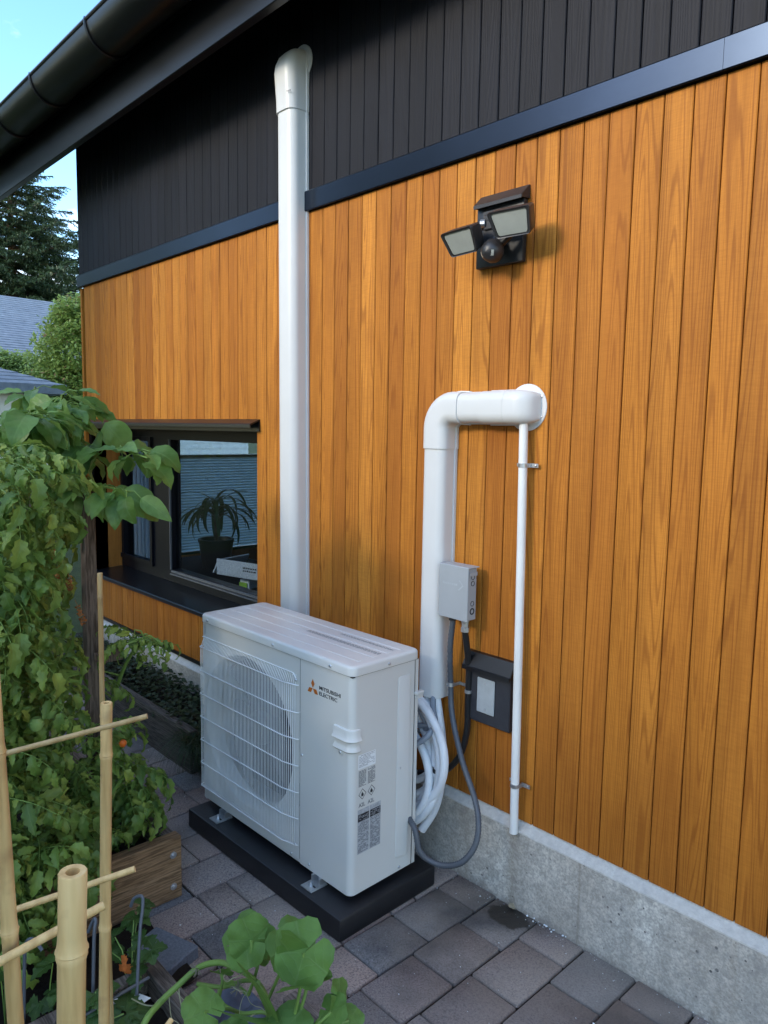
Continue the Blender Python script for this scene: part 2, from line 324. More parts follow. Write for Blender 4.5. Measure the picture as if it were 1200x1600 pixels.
# ------------------------------------------------------------------ mesh helpers
class MB:
    def __init__(s): s.v = []; s.f = []; s.uv = []; s.mi = []
    def add(s, vs, fs, uv=None, mi=0):
        o = len(s.v); s.v.extend([tuple(p) for p in vs])
        for f in fs:
            s.f.append(tuple(o + i for i in f)); s.mi.append(mi)
            s.uv.append([uv[i] for i in f] if uv else [(0, 0)] * len(f))
        return s
    def box(s, x0, x1, y0, y1, z0, z1, mi=0):
        vs = [(x, y, z) for x in (x0, x1) for y in (y0, y1) for z in (z0, z1)]
        return s.add(vs, [(0, 1, 3, 2), (4, 6, 7, 5), (0, 4, 5, 1), (2, 3, 7, 6), (0, 2, 6, 4), (1, 5, 7, 3)], mi=mi)
    def bbox(s, x0, x1, y0, y1, z0, z1, b=.002, mi=0, seg=1):
        bm = bmesh.new(); bmesh.ops.create_cube(bm, size=1)
        for v in bm.verts: v.co = Vector(((x0 + x1) / 2 + v.co.x * (x1 - x0), (y0 + y1) / 2 + v.co.y * (y1 - y0), (z0 + z1) / 2 + v.co.z * (z1 - z0)))
        bmesh.ops.bevel(bm, geom=bm.edges[:], offset=b, segments=seg, affect='EDGES', profile=.5)
        bm.verts.index_update(); s.add([v.co for v in bm.verts], [[v.index for v in f.verts] for f in bm.faces], mi=mi); bm.free(); return s
    def tube(s, pts, rad, n=8, cap=True, mi=0, sq=1):
        pts = [Vector(p) for p in pts]; k = len(pts)
        if not hasattr(rad, '__len__'): rad = [rad] * k
        T = [(pts[min(i + 1, k - 1)] - pts[max(i - 1, 0)]).normalized() for i in range(k)]
        a = Vector((0, 0, 1)) if abs(T[0].z) < .9 else Vector((1, 0, 0)); nn = (a - T[0] * a.dot(T[0])).normalized()
        vs = []; uv = []
        for i in range(k):
            nn = (nn - T[i] * nn.dot(T[i])).normalized(); bb = T[i].cross(nn)
            for j in range(n):
                t = 2 * pi * j / n; vs.append(pts[i] + (nn * cos(t) + bb * sin(t) * sq) * rad[i]); uv.append((.5, i / k))
        fs = [(i * n + j, i * n + (j + 1) % n, (i + 1) * n + (j + 1) % n, (i + 1) * n + j) for i in range(k - 1) for j in range(n)]
        if cap: fs += [tuple(range(n))[::-1], tuple((k - 1) * n + j for j in range(n))]
        return s.add(vs, fs, uv, mi)
    def prism(s, poly, a0, a1, axis=2, mi=0, cap=True):   # poly in the other two axes
        def P(p, a):
            if axis == 2: return (p[0], p[1], a)
            if axis == 0: return (a, p[0], p[1])
            return (p[0], a, p[1])
        n = len(poly); vs = [P(p, a0) for p in poly] + [P(p, a1) for p in poly]
        fs = [(i, (i + 1) % n, n + (i + 1) % n, n + i) for i in range(n)]
        if cap: fs += [tuple(range(n))[::-1], tuple(range(n, 2 * n))]
        return s.add(vs, fs, mi=mi)
    def lathe(s, prof, c, axis, n=24, mi=0):               # prof: (radius, along)
        axis = Vector(axis).normalized(); c = Vector(c)
        a = Vector((0, 0, 1)) if abs(axis.z) < .9 else Vector((1, 0, 0)); u = (a - axis * a.dot(axis)).normalized(); w = axis.cross(u)
        vs = [c + axis * h + (u * cos(2 * pi * j / n) + w * sin(2 * pi * j / n)) * r for r, h in prof for j in range(n)]
        k = len(prof)
        fs = [(i * n + j, i * n + (j + 1) % n, (i + 1) * n + (j + 1) % n, (i + 1) * n + j) for i in range(k - 1) for j in range(n)]
        return s.add(vs, fs, mi=mi)
    def mesh(s, name, mat, smooth=True, angle=35):
        me = bpy.data.meshes.new(name); me.from_pydata(s.v, [], s.f)
        for mm in (mat if isinstance(mat, (list, tuple)) else [mat]): me.materials.append(mm)
        ul = me.uv_layers.new(name='UVMap'); i = 0; fl = []
        for u in s.uv:
            for p in u: fl += [p[0], p[1]]
        ul.data.foreach_set('uv', fl)
        me.polygons.foreach_set('material_index', s.mi)
        if smooth:
            me.polygons.foreach_set('use_smooth', [True] * len(s.f)); me.set_sharp_from_angle(angle=radians(angle))
        me.update(); return me
    def build(s, name, mat, parent=None, smooth=True, angle=35, **k):
        return link(name, s.mesh(name, mat, smooth, angle), parent, **k)

def link(name, me, parent=None, loc=None, kind=None, label=None, cat=None, group=None, mat4=None):
    o = bpy.data.objects.new(name, me); C.objects.link(o)
    if parent: o.parent = parent
    if loc is not None: o.location = loc
    if mat4 is not None: o.matrix_local = mat4
    if kind: o['kind'] = kind
    if label: o['label'] = label
    if cat: o['category'] = cat
    if group: o['group'] = group
    return o
def thing(name, label, cat, loc=(0, 0, 0), rz=0, group=None):
    o = link(name, None, loc=loc, label=label, cat=cat, group=group); o.rotation_euler = (0, 0, rz); return o
def lin(a, b, t): return a + (b - a) * t
def spline(pts, n=8):
    pts = [Vector(p) for p in pts]; P = [pts[0] * 2 - pts[1]] + pts + [pts[-1] * 2 - pts[-2]]; o = []
    for i in range(1, len(P) - 2):
        p0, p1, p2, p3 = P[i - 1:i + 3]
        for j in range(n):
            t = j / n; o.append(.5 * ((2 * p1) + (p2 - p0) * t + (2 * p0 - 5 * p1 + 4 * p2 - p3) * t * t + (3 * p1 - p0 - 3 * p2 + p3) * t ** 3))
    o.append(pts[-1]); return o
def rrect(x0, x1, y0, y1, r, n=5):
    o = []
    for cx, cy, a in ((x1 - r, y1 - r, 0), (x0 + r, y1 - r, 90), (x0 + r, y0 + r, 180), (x1 - r, y0 + r, 270)):
        for i in range(n + 1): t = radians(a + 90 * i / n); o.append((cx + r * cos(t), cy + r * sin(t)))
    return o
def print_marks(w, rows, h, gap, seed, lo=.002, hi=.006):   # unreadable fine print: small bars in the xy plane
    r = random.Random(seed); b = MB()
    for q in range(rows):
        x = 0; y = -q * (h + gap)
        while x < w:
            L = r.uniform(lo, hi); b.add([(x, y, 0), (min(w, x + L), y, 0), (min(w, x + L), y + h * r.uniform(.6, 1), 0), (x, y + h * r.uniform(.6, 1), 0)], [(0, 1, 2, 3)]); x += L + lo * .4
    return b
def text_mesh(txt, size, w=None, shear=0):
    cu = bpy.data.curves.new('txt', 'FONT'); cu.body = txt; cu.size = size; cu.extrude = .0002; cu.offset = size * .012; cu.shear = shear
    cu.resolution_u = 3
    o = bpy.data.objects.new('txt', cu); C.objects.link(o)
    dg = bpy.context.evaluated_depsgraph_get(); me = bpy.data.meshes.new_from_object(o.evaluated_get(dg))
    bpy.data.objects.remove(o); xs = [v.co.x for v in me.vertices]; ys = [v.co.y for v in me.vertices]
    x0, x1 = min(xs), max(xs); k = (w / (x1 - x0)) if w else 1
    for v in me.vertices: v.co.x = (v.co.x - x0) * k
    return me

# ------------------------------------------------------------------ ground
MB().add([(-200, -200, -.06), (200, -200, -.06), (200, 200, -.06), (-200, 200, -.06)], [(0, 1, 2, 3)]).build('ground', M['ground'], kind='structure')
paving = MB().box(-6.0, 3.0, -2.9, -.02, -.055, -.012).build('paving', M['sand'], kind='structure')
# columns of pavers 0.162 wide running away from the wall; two lengths
pitch = .162; gap = .006
pm = {}
def paver_mesh(L, k):
    key = (round(L, 3), k)
    if key not in pm:
        r = random.Random(hash(key) % 1000); b = MB(); w = (pitch - gap) / 2; l = (L - gap) / 2
        b.bbox(-w, w, -l, l, -.05, 0, .004, seg=1)
        b.v = [(x + r.uniform(-.0015, .0015), y + r.uniform(-.0015, .0015), z) for x, y, z in b.v]
        pm[key] = b.mesh('paver', M['paver'], True, 50)
    return pm[key]
known = {0: [.187, .207, .2, .205], 1: [.11, .216, .205, .205], 2: [.187, .215, .11, .205], 3: [.105, .21, .205, .21], 4: [.2, .11, .21], -1: [.113, .207, .2, .108, .2], -2: [.205, .108, .2, .108, .205]}
cnt = 0
for k in range(-34, 14):
    x = .596 + .162 * (k - 0) - .0
    ys = -.030; seq = list(known.get(k, [])); rr = random.Random(k * 7 + 3)
    ylim = -1.06
    if k > 8: ylim = -2.5
    if k < -4: ylim = -.80 if k > -20 else -1.2
    if k < -20: seq = []
    while ys > ylim:
        L = seq.pop(0) if seq else rr.choice([.205, .205, .108])
        yc = ys - L / 2
        if not (-3.0 < x < -.75 and yc > -.31):      # planting strip by the wall
            cnt += 1
            if cnt < 300:
                o = link('paver', paver_mesh(L, rr.randrange(3)), paving, loc=(x + rr.uniform(-.001, .001), yc, rr.uniform(-.003, .003)))
                o.rotation_euler = (rr.uniform(-.008, .008), rr.uniform(-.008, .008), rr.uniform(-.006, .006))
        ys -= L

# ------------------------------------------------------------------ house
house = thing('house', 'house with orange cedar boards below black boards and an overhanging black eave', 'house')
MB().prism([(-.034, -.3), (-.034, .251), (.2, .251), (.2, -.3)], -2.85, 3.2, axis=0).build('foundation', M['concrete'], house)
rl_ = random.Random(12); lv = []; nl = 420
for i in range(nl + 1):
    X_ = lin(-2.85, 3.2, i / nl); ch = .0035 * abs(rl_.gauss(0, 1)) * (3 if rl_.random() < .05 else 1)
    lv += [(X_, -.0345, .2505), (X_, -.0345 + ch * .25, .2555 - ch * .3), (X_, -.031 + ch, .2590), (X_, -.002, .2812), (X_, .19, .2814)]
MB().add(lv, [(5 * i + j, 5 * i + j + 1, 5 * i + j + 6, 5 * i + j + 5) for i in range(nl) for j in range(4)]).build('foundation_ledge', M['ledge'], house, True, 25)
# wall core with window opening (x -2.80..-0.91, z .56..1.476)
wc = MB()
wc.box(-2.84, 3.2, .008, .10, 1.478, 3.19).box(-2.84, 3.2, .008, .10, .2815, .555).box(-.905, 3.2, .008, .10, .555, 1.478).box(-2.84, -2.80, .008, .10, .555, 1.478)
wc.build('wall', M['backing'], house)
BW = .0762
def board_mesh(z0, z1, mat, w=BW - .0030, t=.018):
    b = MB(); h = w / 2; c = .0022
    poly = [(-h, t), (-h, c), (-h + c, 0), (h - c, 0), (h, c), (h, t)]
    b.prism([(x, y - 0) for x, y in poly], 0, z1 - z0, axis=2); return b.mesh('board', mat, False)
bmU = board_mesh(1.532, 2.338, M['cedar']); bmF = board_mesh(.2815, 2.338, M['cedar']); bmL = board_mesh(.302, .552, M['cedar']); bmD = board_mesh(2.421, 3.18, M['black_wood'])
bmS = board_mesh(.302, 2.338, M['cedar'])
k = -49
while True:
    x = .8525 + BW * k + BW / 2
    if x > 3.1: break
    if x > -2.84:
        jy = rnd.uniform(-.0008, .0008) - .012
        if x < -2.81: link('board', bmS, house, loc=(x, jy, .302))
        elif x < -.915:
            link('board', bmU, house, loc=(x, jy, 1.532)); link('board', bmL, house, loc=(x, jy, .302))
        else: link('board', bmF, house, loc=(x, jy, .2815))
    x2 = .857 + BW * k + BW / 2
    if x2 > -2.84: link('board', bmD, house, loc=(x2, rnd.uniform(-.0008, .0008) - .012, 2.421))
    k += 1
# left end wall of the house (corner board and return)
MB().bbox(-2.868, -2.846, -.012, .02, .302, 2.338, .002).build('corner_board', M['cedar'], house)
MB().bbox(-2.868, -2.846, -.012, .02, 2.421, 3.18, .002).build('corner_board', M['black_wood'], house)
ew = MB().box(-2.866, -2.80, .021, 3.6, .282, .60).box(-2.866, -2.80, .021, 3.6, 1.475, 3.1).box(-2.866, -2.80, .021, .20, .60, 1.475).box(-2.866, -2.80, 1.75, 3.6, .60, 1.475)
ew.build('end_wall', M['cedar_dark'], house)
MB().box(3.1, 3.2, .11, 3.6, .282, 3.1).box(-2.79, 3.2, 3.6, 3.7, .282, 3.1).build('rear_wall', M['backing'], house)
MB().box(-2.80, 3.2, .3, 3.6, .26, .30).box(-2.80, 3.2, .13, 3.6, 1.95, 1.99).build('room_floor', M['soffit'], house)
# trim band with shadow gaps and a joint
tb = MB(); prof = [(.0, 2.343), (-.027, 2.340), (-.030, 2.343), (-.030, 2.412), (-.027, 2.416), (.0, 2.421)]
tb.prism(prof, -2.872, 1.0775, axis=0).prism(prof, 1.0785, 3.2, axis=0); tb.build('trim_band', M['band'], house, False)
MB().box(-2.85, -.93, -.016, .006, .2825, .300).build('base_flashing', M['black_metal'], house)
# window jamb, sill, awning
jb = MB(); jb.bbox(-2.818, -2.801, .009, .185, .575, 1.474, .001); jb.build('jamb', M['cedar_dark'], house)
MB().bbox(-.910, -.893, .009, .26, .575, 1.474, .001).build('jamb', M['cedar_dark'], house)
sm = MB(); sm.prism([(-.032, .548), (-.034, .566), (-.030, .570), (.20, .580), (.20, .560), (-.026, .546)], -2.80, -.911, axis=0); sm.build('sill', M['black_metal'], house, False)
aw = MB(); aw.prism([(-.0135, 1.478), (-.0135, 1.531), (-.017, 1.531), (-.062, 1.512), (-.066, 1.508), (-.066, 1.494), (-.062, 1.494), (-.062, 1.505), (-.018, 1.524), (-.018, 1.478)], -2.82, -.872, axis=0)
aw.box(-2.80, -.91, .009, .22, 1.4755, 1.4775); aw.build('window_hood', M['black_metal'], house, False)
win = MB(); fy0, fy1 = .19, .25
win.box(-2.80, -.911, fy0, fy1, 1.418, 1.474).box(-2.80, -.911, fy0, fy1, .581, .655).box(-2.80, -2.752, fy0, fy1, .655, 1.418).box(-.96, -.911, fy0, fy1, .655, 1.418).box(-2.335, -2.10, fy0, fy1, .655, 1.418)
wino = win.build('window', M['frame'], house, False)
sash = MB(); 
sash.box(-2.750, -2.74, .176, .19, .655, 1.418).box(-2.362, -2.335, .176, .19, .64, 1.43).box(-2.79, -2.362, .176, .19, .64, .668).box(-2.79, -2.362, .176, .19, 1.405, 1.43)
sash.build('sash', M['frame'], wino, False)
MB().box(-2.10, -.96, .180, .19, .640, .652).box(-2.10, -.96, .172, .19, .628, .634).box(-2.112, -2.106, .180, .19, .652, 1.42).build('glazing_bead', plain('satin grey bead', (.16, .17, .18), .35, .3), wino, False)
for x0, x1 in ((-2.75, -2.34), (-2.10, -.96)):
    MB().box(x0, x1, .212, .218, .655, 1.418).build('pane', M['glass'], wino, False)
# end-wall window with pleated blind (its light comes from the sky behind)
wl = MB().box(-2.85, -2.80, .20, 1.75, 1.440, 1.474).box(-2.85, -2.80, .20, 1.75, .60, .62).box(-2.85, -2.80, .20, .215, .62, 1.44).box(-2.85, -2.80, .545, .575, .62, 1.44).box(-2.85, -2.80, 1.73, 1.75, .62, 1.44).build('window', M['frame'], house, False)
MB().box(-2.83, -2.826, .215, 1.73, .62, 1.44).build('pane', M['glass'], wl, False)
bl = MB(); vs = []; nn_ = 66
for i in range(nn_ + 1):
    z = lin(.63, 1.283, i / nn_); x = -2.775 + (.006 if i % 2 else -.006); vs += [(x, .575, z), (x, 1.725, z)]
bl.add(vs, [(2 * i, 2 * i + 1, 2 * i + 3, 2 * i + 2) for i in range(nn_)]); blo = bl.build('window_blind', M['blind'], house, False)
MB().box(-2.79, -2.755, .575, 1.725, 1.283, 1.300).build('blind_rail', M['black_metal'], house)
MB().box(-2.79, -2.755, .575, 1.725, 1.3005, 1.304).build('blind_rail_top', M['galv'], house)
# roof: sloping soffit, fascia, gutter
rf = MB(); rf.prism([(-.262, 2.952), (.02, 3.215), (3.8, 6.8), (3.8, 7.0), (-.28, 3.22), (-.30, 3.2), (-.264, 2.956)], -9.0, 3.6, axis=0); rf.build('roof', M['soffit'], house, False)
MB().bbox(-9.0, 3.6, -.292, -.256, 2.944, 3.205, .003).build('fascia', M['gutter'], house, False)
gt = MB(); gp = []
gc = (-.397, 3.205); R_ = .104
for i in range(25): t = radians(180 + 180 * i / 24); gp.append((gc[0] + R_ * cos(t), gc[1] + R_ * sin(t)))
bead = [(gc[0] - R_ + .002 + .010 * cos(radians(a)), gc[1] + .008 + .010 * sin(radians(a))) for a in range(-90, 271, 40)]
inner = [(gc[0] + (R_ - .003) * cos(radians(360 - 180 * i / 24)), gc[1] + (R_ - .003) * sin(radians(360 - 180 * i / 24))) for i in range(25)]
gt.prism(gp + inner, -9.0, 3.6, axis=0); gt.prism(bead, -9.0, 3.6, axis=0); gto = gt.build('gutter', M['gutter'], house)
for gx in (-8.2, -7.5, -6.8, -6.1, -5.4, -4.75, -4.05, -3.36, -2.72, -2.16, -1.46, -.80, -.12, .56, 1.25, 1.94, 2.62):
    pts = [(gx, gc[0] + (R_ + .004) * cos(radians(180 + i * 9)), gc[1] + (R_ + .004) * sin(radians(180 + i * 9))) for i in range(-1, 21)]
    MB().tube(pts, .006, 6).build('gutter_strap', M['gutter'], gto)

# ---- inside the window: curtain, plant, tray
cv = MB(); vs = []
for i in range(41):
    y = lin(.222, .54, i / 40); x = -2.770 + .010 * sin(i * 1.9) + .005 * sin(i * .7)
    vs += [(x, y, .60), (x, y, 1.46)]
cv.add(vs, [(2 * i, 2 * i + 2, 2 * i + 3, 2 * i + 1) for i in range(40)])
o = cv.build('curtain', M['curtain']); o['label'] = 'pale grey curtain hanging behind the narrow left window pane'; o['category'] = 'curtain'
MB().box(-2.78, -.2, .36, .40, .30, .56).box(-2.78, -.2, .36, .95, .56, .59).build('shelf', M['soffit'], label='dark shelf under the houseplant inside the window', cat='shelf')
hp = thing('houseplant', 'striped long-leaved houseplant silhouetted against the blue blind indoors', 'houseplant', (-2.30, .60, .59))
MB().lathe([(.0, 0), (.085, 0), (.11, .17), (.115, .17), (.115, .19), (.10, .19), (.09, .15), (0, .15)], (0, 0, 0), (0, 0, 1)).build('pot', M['black_plastic'], hp)
MB().tube([(0, 0, .15), (.005, 0, .30), (0, .005, .42)], [.016, .013, .01]).build('trunk', M['bark'], hp)
hl = []
r = random.Random(5)
def strap_leaf(L, w, droop):
    b = MB(); vs = []; uv = []; n = 10
    for i in range(n + 1):
        t = i / n; a = -droop * t * 1.5 + .9; 
        if i == 0: y = z = 0
        else: y += L / n * cos(.9 - droop * t); z += L / n * sin(.9 - droop * t)
        ww = w * (sin(pi * min(1, t * .93 + .07)) ** .6) * (1 - t * .25)
        vs += [(-ww, y, z + .2 * ww), (0, y, z), (ww, y, z + .2 * ww)]; uv += [(-1, t), (0, t), (1, t)]
    b.add(vs, [(3 * i + j, 3 * i + j + 1, 3 * i + j + 4, 3 * i + j + 3) for i in range(n) for j in (0, 1)], uv); return b.mesh('leaf', M['dracaena'], True, 80)
strapm = [strap_leaf(.36, .019, 2.3), strap_leaf(.30, .018, 2.9), strap_leaf(.40, .02, 1.9), strap_leaf(.26, .017, 2.6)]
for i in range(38):
    o = link('leaf', strapm[i % 4], hp, loc=(0, 0, .30 + .14 * i / 38)); o.rotation_euler = (r.uniform(-.5, .35) , 0, i * 2.4 + r.uniform(-.2, .2))
tr = thing('seed_tray', 'pale cardboard tray tilted on the shelf behind the right pane', 'tray', (-1.60, .42, .60), .25)
MB().bbox(-.18, .16, -.10, -.09, .07, .16, .002).build('tray_front', M['label_grey'], tr)
sd = MB().bbox(-.01, .0, -.09, .16, -.09, .0, .001).build('tray_side', M['label_grey'], tr); sd.location = (-.17, 0, .15); sd.rotation_euler = (0, .5, 0)
MB().bbox(-.05, .02, -.05, .03, .0, .05, .003).build('seed_packet', M['label_white'], tr)
o = print_marks(.10, 2, .010, .006, 2, .008, .02).build('printed_marks', M['ink'], tr, False); o.location = (.02, -.1005, .125); o.rotation_euler = (pi / 2, 0, 0)
o = MB().bbox(-.03, .03, -.002, .002, 0, .035, .001).build('seed_packet', plain('lime packet', (.25, .45, .05), .6), tr); o.location = (-.02, -.055, 0)

# ---- floodlight
fl = thing('floodlight', 'black twin-head motion sensor floodlight on its hooded mounting plate', 'floodlight', (.435, -.012, 2.09))
MB().bbox(-.088, .088, -.020, .0, -.098, .09, .004, seg=2).build('mounting_plate', M['bronze'], fl)
hd = MB(); hd.prism([(0, .120), (-.004, .120), (-.040, .086), (-.040, .076), (-.036, .076), (-.035, .084), (0, .114)], -.086, .092, axis=0)
[hd.prism([(-.0005, .1195), (-.0005, .082), (-.038, .078), (-.039, .086), (-.004, .1195)], xx, xx + .002, axis=0) for xx in (-.088, .092)]; hd.build('hood', M['bronze'], fl, False)
bd = MB(); bd.prism([(-.035, .055), (.035, .055), (.03, -.045), (-.03, -.045)], -.055, -.0205, axis=1); bd.bbox(-.028, .028, -.062, -.055, .0, .045, .003)
bd.build('housing', M['bronze'], fl, False)
MB().box(-.018, .014, -.0635, -.0622, .026, .032).build('switch', M['black_plastic'], fl)
def head(cx, cy, cz, yaw, pit, roll):
    e = MB(); W2, H2 = .062, .037
    f = rrect(-W2, W2, -H2, H2, .008, 3); f = [(x * (1 + .10 * (y / H2)), y) for x, y in f]
    f = [(x, y + .004 * (1 - (x / W2) ** 2) * (1 if y > 0 else -1)) for x, y in f]
    n = len(f)
    def ring(sc, y): return [(x * sc, y, z * sc) for x, z in f]
    rings = [ring(.93, -.056), ring(.98, -.058), ring(1, -.054), ring(.97, -.045), ring(.90, -.015), ring(.72, 0)]
    vs = [p for q in rings for p in q]
    fs = [(i * n + j, i * n + (j + 1) % n, (i + 1) * n + (j + 1) % n, (i + 1) * n + j) for i in range(5) for j in range(n)] + [tuple(range(5 * n, 6 * n))]
    inn = ring(.84, -.056); o2 = len(vs); vs += inn; fs += [(j, o2 + j, o2 + (j + 1) % n, (j + 1) % n) for j in range(n)]
    e.add(vs, fs); 
    for i in range(5): e.box(-.034 + i * .015, -.028 + i * .015, .0, .010, -.02, .02)
    h = e.build('lamp_head', M['bronze'], fl, True, 30)
    le = MB().add([(x, -.0535 - .0, z) for x, _, z in inn], [tuple(range(n))]); le.build('lens', M['lens'], h)
    h.location = (cx, cy, cz); h.rotation_euler = Euler((pit, roll, yaw), 'ZYX'); return h
h1 = head(.118, -.080, .010, .12, .52, .0); h2 = head(-.052, -.085, -.012, -.10, .55, .0)
MB().tube([(.022, -.045, -.01), (.05, -.06, -.012), (.10, -.085, .0)], .012, 10).build('swivel_arm', M['bronze'], fl)
MB().tube([(-.025, -.04, .012), (-.045, -.06, .014), (-.065, -.09, .008)], .010, 10).build('swivel_arm', M['bronze'], fl)
MB().tube([(-.022, -.06, .02), (-.034, -.066, .02)], .012, 10).build('lock_nut', M['galv'], fl)
MB().tube(spline([(.01, -.05, -.03), (.035, -.062, -.055), (.05, -.07, -.05), (.09, -.065, -.02)], 5), .012, 10).build('cable_boot', M['black_plastic'], fl)
sn = MB().lathe([(.0, -.036), (.015, -.033), (.027, -.022), (.034, -.004), (.034, .008), (.026, .02), (.012, .026), (0, .027)], (0, 0, 0), (0, 1, .25), 20).build('motion_sensor', M['bronze'], fl); sn.location = (.030, -.085, -.072)
sl_ = MB(); 

def sp_(lo, la, R_=.0352): return (R_ * cos(la) * sin(lo), -R_ * cos(la) * cos(lo), R_ * sin(la))
g_ = [[sp_(radians(-45 + 10 * i), radians(-34 + 9 * j)) for i in range(10)] for j in range(4)]
sl_.add([p for row in g_ for p in row], [(j * 10 + i, j * 10 + i + 1, (j + 1) * 10 + i + 1, (j + 1) * 10 + i) for j in range(3) for i in range(9)])
sl_.build('sensor_window', M['lens'], sn)
MB().tube([(.025, -.04, -.04), (.03, -.07, -.06)], .011, 8).build('sensor_neck', M['bronze'], fl)

# ---- line-set covers
def cover_profile(w, d):     # rounded front on a flat base flange (x, y)
    h = w / 2; r = h * .62; p = [(-h - .004, 0), (-h - .004, -.010), (-h, -.012)]
    for i in range(7): t = radians(180 + 90 * i / 6); p.append((-h + r + r * cos(t), -d + r + r * sin(t)))
    for i in range(7): t = radians(270 + 90 * i / 6); p.append((h - r + r * cos(t), -d + r + r * sin(t)))
    p += [(h, -.012), (h + .004, -.010), (h + .004, 0)]; return p
def sweep(b, prof, path, frames, mi=0):   # frames: (origin, xdir, ydir)
    n = len(prof); vs = [O + X * x + Y * y for (O, X, Y) in frames for x, y in prof]; k = len(frames)
    fs = [(i * n + j, i * n + j + 1, (i + 1) * n + j + 1, (i + 1) * n + j) for i in range(k - 1) for j in range(n - 1)]
    fs += [tuple(range(n)), tuple((k - 1) * n + j for j in range(n))[::-1]]; b.add(vs, fs, mi=mi)
V = Vector; Xd, Yd, Zd = V((1, 0, 0)), V((0, 1, 0)), V((0, 0, 1))
t1 = thing('line_set_cover', 'short white pipe cover bending right into the wall above the grey switch box', 'pipe cover', (.226, -.012, .60))
PW, PD = .094, .072
def duct(b, w, d, z0, z1, x0b=0, x0t=0, wob=True):
    p = cover_profile(w, d); sweep(b, p, None, [(V((x0b, 0, z0)), Xd, Yd), (V((x0t, 0, z1)), Xd, Yd)])
b = MB(); duct(b, PW, PD, 0.0, .845); b.build('vertical_cover', M['white_duct'], t1)
b = MB(); pe = cover_profile(PW + .006, PD + .004)
cen = V((.068, 0, .90)); fr = [(V((0, 0, .835)), Xd, Yd)]
for i in range(11):
    a = radians(90 * i / 10); O_ = cen + V((-.068 * cos(a), 0, .068 * sin(a))); X_ = V((cos(a), 0, -sin(a))); fr.append((O_, X_, Yd))
fr.append((V((.105, 0, .966)), V((0, 0, -1)), Yd)); sweep(b, pe, None, fr); b.build('elbow', M['white_duct'], t1)
b = MB(); ph_ = cover_profile(PW, PD); ph2 = cover_profile(PW + .006, PD + .004); dn = V((0, 0, -1))
sweep(b, ph_, None, [(V((.10, 0, .966)), dn, Yd), (V((.195, 0, .966)), dn, Yd)])
b.build('horizontal_cover', M['white_duct'], t1)
b = MB(); sweep(b, ph2, None, [(V((.192, 0, .966)), dn, Yd), (V((.205, 0, .966)), dn, Yd), (V((.2845, 0, .966)), dn, Yd)])
b.build('joint_sleeve', M['white_duct'], t1)
b = MB()
frs = [(V((.285, 0, .966)), 1.0), (V((.315, 0, .966)), 1.0)]
base = ph2
ks = [(.285, 1, 1), (.318, 1, 1), (.335, .985, .96), (.350, .94, .86), (.362, .87, .70), (.370, .78, .5), (.374, .68, .25)]
n = len(base); vs = []
for X0, sx, sy in ks: vs += [V((X0, y * sy, .966 - x * sx)) for x, y in base]
fs = [(i * n + j, i * n + j + 1, (i + 1) * n + j + 1, (i + 1) * n + j) for i in range(len(ks) - 1) for j in range(n - 1)] + [tuple((len(ks) - 1) * n + j for j in range(n))[::-1]]
b.add(vs, fs); b.build('wall_inlet', M['white_duct'], t1)
fg = MB().lathe([(.0, -.004), (.068, -.004), (.070, -.0025), (.070, .0)], (.322, 0, .966), (0, 1, 0), 40).build('wall_flange', M['white_duct'], t1)
for dz in (-.030, .030): MB().lathe([(0, -.007), (.0035, -.006), (.004, -.004)], (.322 + .060 * (1 - .12 * abs(dz) / .03), 0, .966 + dz + .002), (0, 1, 0), 10).build('screw', M['galv'], t1)
t2 = thing('line_set_cover', 'tall white pipe cover rising from behind the outdoor unit to the dark eave', 'pipe cover', (-.585, -.012, .50))
b = MB(); duct(b, .114, .078, 0.0, 2.25, .014, -.012); b.build('vertical_cover', M['white_duct'], t2)
b = MB(); b.box(.0625, .0645, -.011, -.0015, 0, 2.2); b.v = [(x + lin(.014, -.012, z / 2.25), y, z) for x, y, z in b.v]; b.build('cover_rib', M['white_duct'], t2)
b = MB(); pp = cover_profile(.120, .084); n = len(pp); vs = []
for z, sx, y0, sy, xo in [(2.215, 1.0, 0, 1.0, 0), (2.26, 1.0, 0, 1.02, 0), (2.31, 1.02, 0, 1.05, -.002), (2.36, 1.04, 0, 1.10, -.002), (2.39, 1.0, 0, 1.06, 0), (2.415, .92, 0, .94, .004), (2.435, .78, 0, .72, .006), (2.445, .55, 0, .35, .01)]:
    vs += [V((x * sx + xo - .012, y * sy, z)) for x, y in pp]
k = 8; fs = [(i * n + j, i * n + j + 1, (i + 1) * n + j + 1, (i + 1) * n + j) for i in range(k - 1) for j in range(n - 1)] + [tuple(range(n)), tuple((k - 1) * n + j for j in range(n))[::-1]]
b.add(vs, fs); b.build('wall_inlet', M['white_duct'], t2)
MB().lathe([(.0, -.005), (.066, -.005), (.068, -.003), (.068, .0)], (.004, 0, 2.405), (0, 1, 0), 36).build('wall_flange', M['white_duct'], t2)
o = print_marks(.022, 1, .006, 0, 4, .004, .008).build('embossed_mark', M['ink_grey'], t2, False); o.location = (.026, -.0885, 2.27); o.rotation_euler = (pi / 2, 0, .35)

